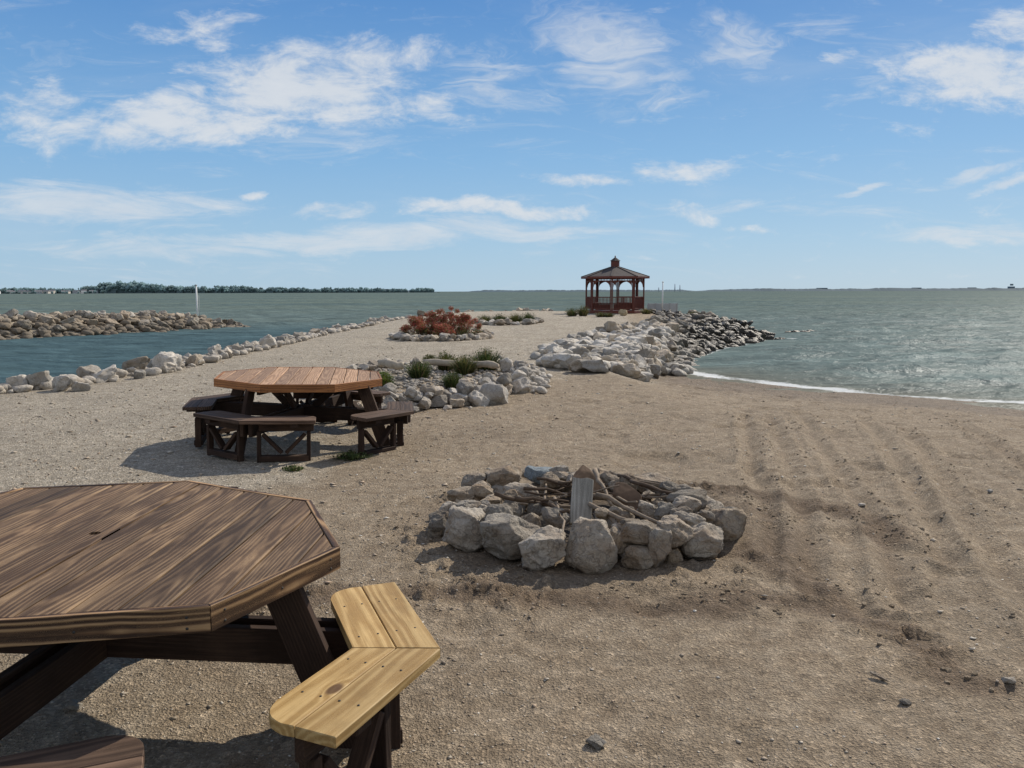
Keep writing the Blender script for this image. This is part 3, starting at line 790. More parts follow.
def merged(name, n, sample, size, meshes, label, cat, group=None, sink=.15, flat=(.5, .8)):
    V = []; Fc = []; base = 0
    co = []
    for me in meshes:
        a = np.empty(len(me.vertices) * 3, np.float32); me.vertices.foreach_get('co', a)
        f = np.empty(len(me.polygons) * 3, np.int32); me.polygons.foreach_get('vertices', f); co.append((a.reshape(-1, 3), f.reshape(-1, 3)))
    for i in range(n):
        x, y = sample(); s = size(x, y); z = tz(x, y); h = s * random.uniform(*flat)
        a, f = co[i % len(co)]
        rm = np.array(Matrix.Rotation(random.uniform(0, 6.28), 3, 'Z') @ Matrix.Rotation(random.uniform(-.5, .5), 3, 'X') @ Matrix.Diagonal((s * random.uniform(.9, 1.4), s, h)))
        V.append(a @ rm.T + np.array([x, y, z + h * (.5 - sink)])); Fc.append(f + base); base += len(a)
    V = np.concatenate(V); Fc = np.concatenate(Fc)
    me = bpy.data.meshes.new(name); me.from_pydata(V.tolist(), [], Fc.tolist()); me.polygons.foreach_set('use_smooth', [True] * len(me.polygons))
    me.materials.append(meshes[0].materials[0]); o = bpy.data.objects.new(name, me); col.objects.link(o)
    tag(o, label, cat, group, 'stuff'); return o
low_pale = [rock_mesh('small_pale', 400 + i, 2, M['pale'], 12, 0.66, 0.06, False) for i in range(8)]
low_bed = [rock_mesh('small_bed', 500 + i, 2, M['bed'], 12, 0.68, 0.06, False) for i in range(6)]

J = RIDGES[0][0]; B = RIDGES[1][0]
jet = scatter(300, along(J, -1.7, 1.8, lambda x, y: x > .75 + .02 * (y - 17) and (y > 20.5 or (x < 2.7 + .18 * (y - 16.5) and y > 16.9))), lambda x, y: random.uniform(.26, .50) * (1.35 if random.random() < .12 else 1), 'jetty_boulder',
        'angular limestone boulder in the rubble jetty right of the gazebo', 'boulders of the rubble jetty', pale_meshes, 0.0, (.5, .9), .42)
# larger pale blocks at the landward end of the jetty
scatter(40, along([(1.3, 17.4), (2.0, 16.8), (2.6, 18.0), (3.2, 20.2)], -.5, 1.0), lambda x, y: random.uniform(.28, .55), 'jetty_boulder',
        'large pale block at the near landward end of the rubble jetty by the beach', 'big pale blocks at the near end of the jetty', pale_meshes, 0.1, (.55, .85), .5)
merged('jetty_rubble', 1500, along(J, -1.9, 2.1, lambda x, y: x > .75 + .02 * (y - 17) and (y > 20.5 or (x < 2.7 + .18 * (y - 16.5) and y > 16.9))), lambda x, y: random.uniform(.2, .44), low_pale, 'small broken stone filling the gaps of the rubble jetty', 'rubble')
bw = scatter(300, along(B[1:], -2.0, 2.0, lambda x, y: x > -34), lambda x, y: random.uniform(.42, .68), 'breakwater_boulder',
        'pale boulder in the long breakwater across the harbour water on the left', 'boulders of the left breakwater', pale_meshes, 0.0, (.5, .85), .45)
merged('breakwater_rubble', 2200, along(B[1:], -2.9, 2.4), lambda x, y: random.uniform(.28, .52), low_pale, 'smaller broken stone along the foot of the left breakwater', 'rubble')
# a few low dark rocks awash beyond the jetty tip
for i, (px, py) in enumerate([(789, 334), (797, 333.5), (805, 334), (812, 333)]):
    q = at(px, py, WATER); rock('awash_rock', pale_meshes[i], (q.x, q.y, WATER + .02), (.55, .4, .3), (0, 0, i), 'low dark rock awash off the tip of the jetty', 'rocks awash off the jetty tip')
LS = [(-13, 12.7), (-9.6, 13.8), (-8.4, 15.8), (-8.4, 21), (-8.3, 28), (-7.9, 38), (-7.3, 47)]
scatter(180, along(LS, -1.05, .35, lambda x, y: random.random() < 30 / (y + 10)), lambda x, y: random.choice([random.uniform(.34, .50), random.uniform(.22, .36), random.uniform(.14, .26), random.uniform(.14, .26)]), 'shore_rock',
        'pale limestone rock in the row along the left harbour bank', 'rocks lining the left harbour bank', pale_meshes, .12, (.45, 1.0), .42)
for (px, py, s) in [(62, 391, .36), (82, 391, .24), (140, 379, .28), (168, 373, .36), (196, 366, .38), (228, 358, .38), (250, 352, .34)]:
    q = ground(px, py); rock('shore_rock', pale_meshes[int(px) % 12], (q.x, q.y, tz(q.x, q.y) + s * .27), (s * 1.25, s * .8, s * .8), (random.uniform(-.3, .3), random.uniform(-.3, .3), px),
        'large pale boulder standing out in the rock row on the left harbour bank', 'large boulders of the left harbour bank')
merged('bank_rubble', 1500, along(LS, -1.15, .4), lambda x, y: random.uniform(.07, .30), low_pale, 'small pale stone strewn along the left harbour bank', 'rubble')
BS = [(-7.3, 47), (-6, 55.5), (0, 57.5), (8, 56.5), (11, 52), (11.3, 46), (9.6, 41), (10, 38)]
scatter(110, along(BS, -.6, .8), lambda x, y: random.uniform(.3, .7), 'point_rock',
        'pale rock edging the far end of the point behind and beside the gazebo', 'rocks edging the far end of the point', pale_meshes, .1, (.5, .8), .6)
merged('point_rubble', 300, along([(9.8, 51), (9.2, 44), (7.6, 37), (5.6, 31), (3.2, 25.5), (1.5, 19)], -1.2, 1.4), lambda x, y: random.uniform(.12, .36), low_pale, 'small pale rubble spread over the edge of the point by the gazebo', 'rubble')

# ------------------------------------------------------------------ ground and water
g, X, Y, Z = fan('ground', (0, -2.5), 2.6, 95, 820, 900, R(64), lambda x, y: terrain(x, y))
g['kind'] = 'structure'; g.data.materials.append(M['ground'])
d = sdist(X, Y)
grav = sst(0.6, -1.8, X + 0.9 + 0.10 * (Y - 5)) * (0.35 + 0.65 * sst(5.5, 8, Y)) + sst(12, 19, Y) * 0.75 * sst(4.5, 2.0, X - 0.12 * (Y - 16))
grav = np.clip(grav + 0.12 * sst(1.2, 0.2, X) * sst(4.4, 3.0, Y), 0, 1)
fattr(g.data, 'gravel', grav)
beachm = np.clip(sst(0.5, 3.5, X) * (1 - sst(21.0, 24, Y)), 0, 1)
fattr(g.data, 'wet', np.clip(sst(WATER + 0.16, WATER + 0.04, Z) + 0.25 * beachm * sst(WATER + .4, WATER + 0.1, Z), 0, 1))
br = np.full(X.shape, 9.0)
wx = X + 0.28 * fbm(X * 1.7, Y * 1.7, 91, 3); wy = Y + 0.28 * fbm(X * 1.7 + 9, Y * 1.7, 92, 3)
for b in BERMS: br = np.minimum(br, pdist(wx, wy, b))
rp = np.hypot(X - PIT[0], Y - PIT[1])
dk = 0.85 * np.exp(-(br / 0.17) ** 2) + 0.55 * np.exp(-(np.maximum(rp - 1.1, 0) / 0.35) ** 2)
for i, tr in enumerate(TRACKS): dk = dk + 0.35 * np.exp(-(pdist(X, Y, tr) / 0.09) ** 2)
dk = dk + 0.2 * sst(0.05, 0.2, fbm(X * .8, Y * .8, 61, 3)) * sst(-.5, 1.5, X)
dk = np.maximum(dk, 1.0 * sst(.85, .5, rp))
fattr(g.data, 'dark', np.clip(dk, 0, 1))
fattr(g.data, 'ash', sst(.75, .4, rp + .15 * fbm(X * 5, Y * 5, 9, 2)))

def wave(x, y):
    z = np.zeros(x.shape)
    dist = np.hypot(x, y)
    for k, (lam, amp, ang) in enumerate([(5.5, .05, -100), (3.4, .035, -80), (2.3, .022, -118), (1.5, .016, -95), (8.5, .05, -92), (1.05, .010, -70)]):
        a = R(ang + 20 * float(vn(k * 1.3, 2.2, 5))); w = 1.6 * lam * fbm(x / lam / 3, y / lam / 3, 70 + k, 2)
        ph = 2 * math.pi * (x * math.cos(a) + y * math.sin(a) + w) / lam
        s = np.sin(ph); z += amp * (1 - np.abs(s)) ** 1.4 * 2 * np.clip(3.2 - dist / lam / 16, 0, 1) * (0.5 + vn(x / lam / 4, y / lam / 4, 90 + k))
    har = sst(-2, -12, x) * sst(62, 40, y)
    ds = -sdist(x, y)
    z = z * (1 - 0.5 * har) * (0.25 + 0.75 * sst(0.0, 3.5, ds))
    return WATER + z - 0.03
w, X, Y, Z = fan('water', (0, -2.5), 9, 26000, 620, 620, R(64), wave)
w['kind'] = 'structure'; w.data.materials.append(M['water'])
ds = -sdist(X, Y); rg = ridge_h(X, Y)
fo = np.exp(-((ds - 0.15) / 0.42) ** 2) * sst(2.5, 4.5, X) * (0.72 + 0.28 * sst(0.42, 0.62, vn(X * .5 + 3, Y * .5, 8)))
jt = np.array([11.9, 37.8]); dj = np.hypot(X - 12.9, (Y - 37.2) * .8)
fo = np.maximum(fo, 0.8 * np.exp(-(dj / 1.0) ** 2) * sst(.3, .6, vn(X * 2, Y * 2, 4)))
fo = np.maximum(fo, 0.55 * sst(WATER - .35, WATER - .1, rg) * sst(3, 5, X))
fo = np.maximum(fo, 0.62 * np.exp(-(np.abs(ds - 1.7 - .5 * fbm(X * .3, Y * .3, 12, 2)) / 0.22) ** 2) * sst(3.5, 5, X) * sst(24, 21, Y) * sst(.5, .7, vn(X * .45, Y * .45, 18)))
fattr(w.data, 'foam', fo)
fattr(w.data, 'shallow', np.exp(-np.maximum(ds, 0) / 1.6) * sst(2.5, 5, X) * sst(24, 22, Y))

# pebbles: far too many to count
def pebbles():
    n = 52000
    rr = 2.3 * (26 / 2.3) ** (rs.rand(n) ** 1.15); aa = rs.uniform(-R(46), R(46), n)
    x = rr * np.sin(aa); y = -0.6 + rr * np.cos(aa)
    gr = sst(1.2, -1.0, x + 0.1 * (y - 5)) * .85 + .15 + .2 * sst(12, 18, y)
    patch = sst(-.15, .2, fbm(x * .8, y * .8, 33, 3))
    ok = (sdist(x, y) > 0.05) & (rs.rand(n) < np.clip(gr * .8 + .35 * patch, 0, 1)) & (np.hypot(x - PIT[0], y - PIT[1]) > .9)
    x, y, rr = x[ok], y[ok], rr[ok]; n = len(x)
    s = (0.0026 + 0.0040 * rs.rand(n) ** 3 + 0.010 * rs.rand(n) ** 26) * np.clip(rr / 4, 1, 3.0)
    z = terrain(x, y)
    base = np.array([(1, 0, 0), (-1, 0, 0), (0, 1, 0), (0, -1, 0), (0, 0, 1), (0, 0, -1)], float)
    tri = np.array([(0, 2, 4), (2, 1, 4), (1, 3, 4), (3, 0, 4), (2, 0, 5), (1, 2, 5), (3, 1, 5), (0, 3, 5)])
    a = rs.uniform(0, 6.28, n); ca, sa = np.cos(a), np.sin(a)
    P = base[None] * (0.75 + .5 * rs.rand(n, 6, 1)) * np.stack([rs.uniform(.9, 1.6, n), rs.uniform(.8, 1.1, n), rs.uniform(.25, .5, n)], 1)[:, None, :] * s[:, None, None]
    P = P + rs.normal(0, .12, P.shape) * s[:, None, None]
    Xr = P[..., 0] * ca[:, None] - P[..., 1] * sa[:, None]; Yr = P[..., 0] * sa[:, None] + P[..., 1] * ca[:, None]
    V = np.stack([Xr + x[:, None], Yr + y[:, None], P[..., 2] + z[:, None] + s[:, None] * .25], -1).reshape(-1, 3)
    Fc = (tri[None] + 6 * np.arange(n)[:, None, None]).reshape(-1, 3)
    me = bpy.data.meshes.new('gravel'); me.vertices.add(len(V)); me.vertices.foreach_set('co', V.ravel())
    me.loops.add(Fc.size); me.loops.foreach_set('vertex_index', Fc.ravel().astype(np.int32))
    me.polygons.add(len(Fc)); me.polygons.foreach_set('loop_start', (np.arange(len(Fc)) * 3).astype(np.int32)); me.polygons.foreach_set('loop_total', np.full(len(Fc), 3, np.int32))
    me.update(calc_edges=True)
    t = rs.rand(n); pal = np.array([(.46, .40, .32), (.38, .31, .235), (.30, .25, .19), (.56, .51, .43), (.42, .32, .23), (.72, .68, .60)])
    ci = np.searchsorted([.32, .6, .74, .86, .97], t); C = pal[ci] * rs.uniform(.8, 1.15, (n, 1))
    C = np.concatenate([C, np.ones((n, 1))], 1); C = np.repeat(C, 6, 0)
    at_ = me.color_attributes.new('col', 'FLOAT_COLOR', 'POINT'); at_.data.foreach_set('color', C.astype(np.float32).ravel())
    me.materials.append(M['peb']); o = bpy.data.objects.new('gravel', me); col.objects.link(o)
    tag(o, 'loose small pebbles strewn all over the sandy ground', 'gravel', None, 'stuff')
pebbles()
def clods():
    n = 36000
    x = rs.uniform(-2.5, 7.5, n); y = rs.uniform(2.6, 11.5, n)
    br = np.full(n, 9.0); wx = x + 0.28 * fbm(x * 1.7, y * 1.7, 91, 3); wy = y + 0.28 * fbm(x * 1.7 + 9, y * 1.7, 92, 3)
    for b in BERMS: br = np.minimum(br, pdist(wx, wy, b))
    rp = np.hypot(x - PIT[0], y - PIT[1])
    tr_ = np.full(n, 9.0)
    for tr in TRACKS: tr_ = np.minimum(tr_, np.abs(pdist(x, y, tr) - .13))
    pr = .85 * np.exp(-(br / .2) ** 2) + .5 * np.exp(-((rp - 1.35) / .25) ** 2) + .35 * np.exp(-(tr_ / .05) ** 2) + .05 * sst(.45, .7, vn(x * .7, y * .7, 46)) * sst(-1, .5, x)
    pr = pr * sst(.35, .65, vn(x * 3, y * 3, 48)); ok = (rs.rand(n) < pr) & (rp > 1.2) & (sdist(x, y) > .8)
    x, y = x[ok], y[ok]; n = len(x); s = .0035 + .011 * rs.rand(n) ** 3; z = terrain(x, y)
    me0 = rock_mesh('clod_shape', 640, 1, M['peb'], 6, .8, .1); a0 = np.empty(len(me0.vertices) * 3); me0.vertices.foreach_get('co', a0); a0 = a0.reshape(-1, 3) * 2
    f0 = np.empty(len(me0.polygons) * 3, np.int32); me0.polygons.foreach_get('vertices', f0); f0 = f0.reshape(-1, 3)
    P = a0[None] * np.stack([rs.uniform(.8, 1.5, n), rs.uniform(.8, 1.2, n), rs.uniform(.5, .85, n)], 1)[:, None] * s[:, None, None]
    P = P + rs.normal(0, .1, P.shape) * s[:, None, None]; a = rs.uniform(0, 6.28, n); ca, sa = np.cos(a)[:, None], np.sin(a)[:, None]
    V = np.stack([P[..., 0] * ca - P[..., 1] * sa + x[:, None], P[..., 0] * sa + P[..., 1] * ca + y[:, None], P[..., 2] + z[:, None] + .15 * s[:, None]], -1).reshape(-1, 3)
    Fc = (f0[None] + len(a0) * np.arange(n)[:, None, None]).reshape(-1, 3)
    me = bpy.data.meshes.new('sand_clumps'); me.from_pydata(V.tolist(), [], Fc.tolist()); me.materials.append(M['ground'])
    for nm, vv in (('gravel', 0), ('wet', 0), ('dark', .12), ('ash', 0)): fattr(me, nm, np.full(len(V), vv))
    o = bpy.data.objects.new('sand_clumps', me); col.objects.link(o); tag(o, 'crumbled clumps of damp sand turned up around the fire pit and the wheel tracks', 'sand', None, 'stuff')
clods()
# single stones one can point to
for (px, py, s, lab) in [(596, 746, .055, 'lone pale stone on the sand at the bottom middle of the picture'),
                         (879, 685, .05, 'thin dark flat shard lying on the sand right of the lone stone'),
                         (905, 706, .035, 'small dark stone in the lower right sand'), (1008, 689, .04, 'small pale stone near the right edge of the beach'),
                         (75, 712, .05, 'pale stone in the shade under the foreground table'),
                         (862, 503, .05, 'pale pebble beside the wheel track on the beach'), (990, 493, .04, 'little pale stone far right on the beach above the tracks')]:
    q = ground(px, py)
    dims = (s * 1.4, s * 1.1, s * .6) if 'shard' not in lab else (s * 1.7, s * .45, s * .3)
    rock('loose_stone', (pale_meshes if 'dark' not in lab else pit_meshes)[px % 8], (q.x, q.y, tz(q.x, q.y, True) + s * .25), dims, (.1, .2, px if 'shard' not in lab else -.7), lab, None, 'stone')

# ------------------------------------------------------------------ plants
def leaf_mass(name, m, blobs, n, size, cols, parent=None, loc=(0, 0, 0), up=0.3, stems=True):
    """blobs: list of (x,y,z,rx,ry,rz); many small leaf quads through the volume"""
    V = []; Fc = []; C = []
    for i in range(n):
        b = random.choice(blobs)
        d = Vector((random.gauss(0, 1), random.gauss(0, 1), random.gauss(0, 1))).normalized() * random.random() ** 0.45
        p = Vector((b[0] + d.x * b[3], b[1] + d.y * b[4], max(0.01, b[2] + d.z * b[5])))
        k = mn.noise(p * 5.0) * .5 + .5
        nrm = (d + Vector((random.gauss(0, .6), random.gauss(0, .6), random.gauss(up, .6)))).normalized()
        u = nrm.orthogonal().normalized(); u = (Matrix.Rotation(random.uniform(0, 6.28), 3, nrm) @ u); v_ = nrm.cross(u)
        s = size * random.uniform(.6, 1.3); q = len(V)
        V += [p - u * s, p - v_ * s * .45, p + u * s, p + v_ * s * .45]; Fc.append((q, q + 1, q + 2, q + 3))
        c = random.choice(cols(p, d) if callable(cols) else cols); f = random.uniform(.65, 1.25) * (.6 + .8 * k)
        C += [(c[0] * f, c[1] * f, c[2] * f, 1)] * 4
    me = bpy.data.meshes.new(name); me.from_pydata([tuple(v) for v in V], [], Fc)
    a = me.color_attributes.new('col', 'FLOAT_COLOR', 'POINT'); a.data.foreach_set('color', np.array(C, np.float32).ravel())
    me.materials.append(m); o = bpy.data.objects.new(name, me); col.objects.link(o); o.location = loc
    if parent: o.parent = parent
    return o
def stems(name, n, h, spread, parent, c=(.10, .09, .04), r=.004):
    mb = MB()
    for i in range(n):
        a = random.uniform(0, 6.28); k = random.random() ** .6
        mb.tube([(0.3 * spread * k * math.cos(a), .3 * spread * k * math.sin(a), -.02), (.7 * spread * k * math.cos(a), .7 * spread * k * math.sin(a), h * .5), (spread * k * math.cos(a), spread * k * math.sin(a), h * random.uniform(.7, 1))], [r, r * .8, r * .4], 5)
    o = mb.build(name, M['stickdark'], parent); return o
def tuft(px, py, w, h, cols, label, n=700, dry=0.0, group=None, name='leafy_plant', loc=None):
    q = loc if loc is not None else ground(px, py)
    root = empty(name, (q[0], q[1], tz(q[0], q[1]) - .01)); tag(root, label, 'plant', group)
    V = []; Fc = []; C = []
    for i in range(n):                       # blades growing up and outwards
        a = random.uniform(0, 6.28); k = random.random() ** .5; bx, by = .45 * w * k * math.cos(a) * .5, .45 * w * k * math.sin(a) * .5
        hh = h * random.uniform(.35, 1.0) * (1 - .35 * k); lean = k * w * .5 * random.uniform(.4, 1.0)
        d = Vector((math.cos(a), math.sin(a), 0)); s = Vector((-d.y, d.x, 0)) * random.uniform(.003, .007) * (1 + h)
        p0 = Vector((bx, by, 0)); p1 = p0 + d * lean * .4 + Vector((0, 0, hh * .6)); p2 = p0 + d * lean + Vector((random.uniform(-.02, .02), random.uniform(-.02, .02), hh))
        q_ = len(V); V += [p0 - s, p0 + s, p1 + s * .9, p1 - s * .9, p2]
        Fc += [(q_, q_ + 1, q_ + 2, q_ + 3), (q_ + 3, q_ + 2, q_ + 4)]
        c = random.choice(cols); f = random.uniform(.6, 1.3)
        if random.random() < dry: c = (.20, .155, .08)
        C += [(c[0] * f, c[1] * f, c[2] * f, 1)] * 5
    me = bpy.data.meshes.new('foliage'); me.from_pydata([tuple(v) for v in V], [], Fc)
    at_ = me.color_attributes.new('col', 'FLOAT_COLOR', 'POINT'); at_.data.foreach_set('color', np.array(C, np.float32).ravel())
    me.materials.append(M['leaf']); o = bpy.data.objects.new('foliage', me); col.objects.link(o); o.parent = root
    leaf_mass('leaf_clumps', M['leaf'], [(0, 0, h * .45, w * .45, w * .45, h * .42)], int(n * .8), .016 + .012 * h, cols, root)
    stems('stem', 7, h * .8, w * .35, root)
    return root
GR = [(.055, .085, .022), (.075, .11, .03), (.04, .06, .018), (.11, .13, .04)]
GY = [(.12, .13, .04), (.08, .10, .03), (.16, .15, .05), (.05, .07, .02)]
# ------------------------------------------------------------------ stone-ringed planting beds
BC = (-1.6, 15.0)
def bedpt(a, k=1.0):
    return BC[0] + (1.9 + .08 * math.sin(3 * a)) * k * math.cos(a), BC[1] + (3.7 + .15 * math.sin(2 * a)) * k * math.sin(a)
def bed_ring(w):
    def f():
        a = random.uniform(0, 6.283); k = 1 + random.uniform(-w, w); return bedpt(a, k)
    return f
LB_, GB_ = 'grey white limestone in the rim of the large planting bed behind the tables', 'rim stones of the large planting bed'
scatter(130, bed_ring(.07), lambda x, y: random.uniform(.14, .27), 'bed_stone', LB_, GB_, bed_meshes, .1, (.6, .95), .55, 'stone')
# piled right and front end of the bed
def pile(): 
    a = random.uniform(-1.75, .55); k = random.uniform(.86, 1.03); return bedpt(a, k)
for o in scatter(75, pile, lambda x, y: random.uniform(.13, .27), 'bed_stone', 'pale stone in the thick pile at the near right end of the large planting bed', 'piled stones at the near right end of the large bed', bed_meshes, -.1, (.6, .9), .42, 'stone'):
    if random.random() < .5: o.location.z += random.uniform(.05, .16)
for (px, py, s) in [(493, 404, .42), (469, 400, .36), (443, 405, .30), (520, 393, .34), (507, 372, .36), (532, 378, .32), (478, 406, .3)]:
    q = ground(px, py); rock('bed_stone', bed_meshes[px % 10], (q.x, q.y, s * .33), (s * 1.05, s * .9, s * 1.0), (random.uniform(-.3, .3), random.uniform(-.3, .3), px),
       'large pale stone at the front edge of the large planting bed', 'large front stones of the large bed', 'stone')
def inbed():
    a = random.uniform(0, 6.28); return bedpt(a, math.sqrt(random.random()) * .95)
merged('bed_gravel', 1500, inbed, lambda x, y: random.uniform(.03, .09), low_bed, 'loose broken stone covering the inside of the large planting bed', 'gravel')
merged('bed_rubble', 160, along([(.2, 13.2), (.4, 15), (.35, 16.8), (.1, 18)], -.3, .2), lambda x, y: random.uniform(.05, .2), low_bed, 'small stones spilling off the right side of the large bed', 'rubble')
def log(pts, r, label, m=M['log'], name='driftwood_log'):
    P = [ground(*p) for p in pts]; c = P[0]; mb = MB(); out = []; rad = []
    for i in range(len(P) - 1):
        for k in range(4):
            q = P[i].lerp(P[i + 1], k / 4) - c; q.z = r * 1.1 + .12 + .02 * math.sin(i * 3 + k); out.append(q); rad.append(r * random.uniform(.85, 1.1))
    q = P[-1] - c; q.z = r + .12; out.append(q); rad.append(r * .7)
    mb.tube(out, rad, 10); o = mb.build(name, m, None, (c.x, c.y, tz(c.x, c.y))); tag(o, label, 'log')
log([(424, 372), (450, 373), (478, 374.5), (498, 376)], .07, 'long bleached driftwood log across the middle of the large planting bed')
log([(381, 374), (395, 376), (404, 376)], .085, 'shorter grey log at the left end of the large planting bed')
for (px, py, w_, h_, c_, lab) in [(446, 371, .62, .52, GY, 'pale green bushy plant behind the log in the large bed'),
        (465, 374, .7, .5, GY, 'yellow green plant overlapping the log in the middle of the large bed'),
        (486, 371, .85, .62, GR, 'tallest green plant at the right back of the large bed'),
        (419, 379, .62, .45, GR, 'dark green low plant left of centre in the large bed'),
        (453, 389, .48, .36, GR, 'small green tuft in the gravel near the front of the large bed'),
        (384, 388, .42, .36, [(.14, .19, .03), (.10, .14, .03)], 'bright yellow green tuft beside the reddish tabletop'),
        (430, 365, .4, .3, GY, 'faint dry tuft at the back of the large bed')]:
    tuft(px, py, w_, h_, c_, lab, 600, .15)
tuft(352, 458, .42, .08, GR, 'small grass tuft at the foot of the reddish table near its right bench', 260, .1, None, 'grass_tuft')
tuft(293, 470, .24, .05, GR, 'tiny grass tuft under the front bench of the reddish table', 120, .1, None, 'grass_tuft')
# bed with the red shrubs
RC = ground(438, 341); RC = (RC.x, RC.y + 1.4)
def rring():
    a = random.uniform(0, 6.28); k = 1 + random.uniform(-.1, .1); return RC[0] + 1.6 * k * math.cos(a), RC[1] + 1.6 * k * math.sin(a)
scatter(75, rring, lambda x, y: random.uniform(.2, .38), 'bed_stone', 'grey stone in the ring around the red flowering shrubs', 'ring stones around the red shrubs', bed_meshes, .05, (.55, .85), .5, 'stone')
merged('shrub_bed_rubble', 200, rring, lambda x, y: random.uniform(.08, .2), low_bed, 'small stones between the ring stones of the red shrub bed', 'rubble')
def red(p, d):
    if d.z > -0.05 + random.uniform(-.3, .3): return [(.44, .10, .075), (.54, .20, .14), (.34, .07, .05), (.48, .18, .11), (.40, .10, .09), (.20, .19, .06), (.16, .17, .05)]
    return [(.06, .10, .025), (.10, .14, .035), (.08, .11, .03), (.14, .06, .04)]
for (dx, dy, w_, h_, lab) in [(-.95, -.35, .62, .78, 'leftmost red flowering shrub in the stone ring'), (-.4, .15, .70, .92, 'red flowering shrub second from left in the stone ring'),
        (.22, .25, .78, 1.15, 'tallest and reddest flowering shrub in the middle of the stone ring'), (.92, -.1, .72, .88, 'rightmost red flowering shrub in the stone ring'), (.1, -.6, .55, .5, 'low greenish red shrub at the front of the stone ring')]:
    dx *= .86; w_ *= .9; h_ *= 1.08; x, y = RC[0] + dx, RC[1] + dy; root = empty('flowering_shrub', (x, y, tz(x, y))); tag(root, lab, 'shrub')
    bl = []
    for _ in range(34):
        a = random.uniform(0, 6.28); e_ = random.uniform(.05, 1.5); q_ = random.uniform(.7, 1.05); rb = random.uniform(.09, .17)
        bl.append((w_ * 1.0 * q_ * math.cos(a) * math.cos(e_), w_ * .85 * q_ * math.sin(a) * math.cos(e_), .1 + (h_ * .85 - .1) * q_ * math.sin(e_), rb, rb, rb * .8))
    bl += [(0, 0, h_ * .4, w_ * .6, w_ * .5, h_ * .3)] * 4
    leaf_mass('foliage', M['leaf'], bl, 7000, .024, lambda p, d: red(p, Vector((0, 0, (p.z / h_ - .36) * 2.0))), root, (0, 0, 0)); stems('stem', 12, h_ * .7, w_ * .6, root, r=.008)
# small bed further back
SC = ground(506, 325); SC = (SC.x, SC.y + 1.3)
def sring():
    a = random.uniform(0, 6.28); k = 1 + random.uniform(-.1, .1); return SC[0] + 1.5 * k * math.cos(a), SC[1] + 1.5 * k * math.sin(a)
scatter(38, sring, lambda x, y: random.uniform(.22, .42), 'bed_stone', 'grey stone round the small green bed beyond the red shrubs', 'ring stones of the small far bed', bed_meshes, .05, (.5, .8), .55, 'stone')
for i, (dx, dy, h_) in enumerate([(-1.0, 0, .5), (-.3, .2, .55), (.4, -.1, .6), (1.0, .1, .62)]):
    tuft(0, 0, .9, h_, GR if i % 2 else GY, ['leftmost', 'second from left', 'second from right', 'rightmost'][i] + ' green plant in the small bed beyond the red shrubs', 420, .1, None, 'leafy_plant', (SC[0] + dx, SC[1] + dy))

# ------------------------------------------------------------------ gazebo
GZ = (6.4, 50.0); gz0 = tz(*GZ) + .0
gr = empty('gazebo', (GZ[0], GZ[1], gz0), R(0)); tag(gr, 'dark red octagonal wooden gazebo with shingled roof and cupola at the end of the point', 'gazebo')
def ring_pts(r, z, off=22.5): return [Vector((r * math.cos(R(off + 45 * k)), r * math.sin(R(off + 45 * k)), z)) for k in range(8)]
GRr = 1.78; off = 22.5 + 9
mb = MB(); pb = ring_pts(GRr + .12, 0, off); mb.prism([(p.x, p.y) for p in pb], 0.0, 0.16, None, .01); mb.build('floor', M['redwood'], gr)
E_ = 2.22
for k, p in enumerate(ring_pts(GRr, 0, off)):
    rad = p.normalized(); sd = Vector((-rad.y, rad.x, 0))
    mb = MB()
    for u in (-1, 1): mb.board(p + sd * .065 * u + Vector((0, 0, .16)), p + sd * .065 * u + Vector((0, 0, E_)), .08, .05, up=rad)
    mb.board(p + Vector((0, 0, .16)), p + Vector((0, 0, E_)), .06, .05, up=rad)
    mb.build('post', M['redwood'], gr)
P0 = ring_pts(GRr, 0, off)
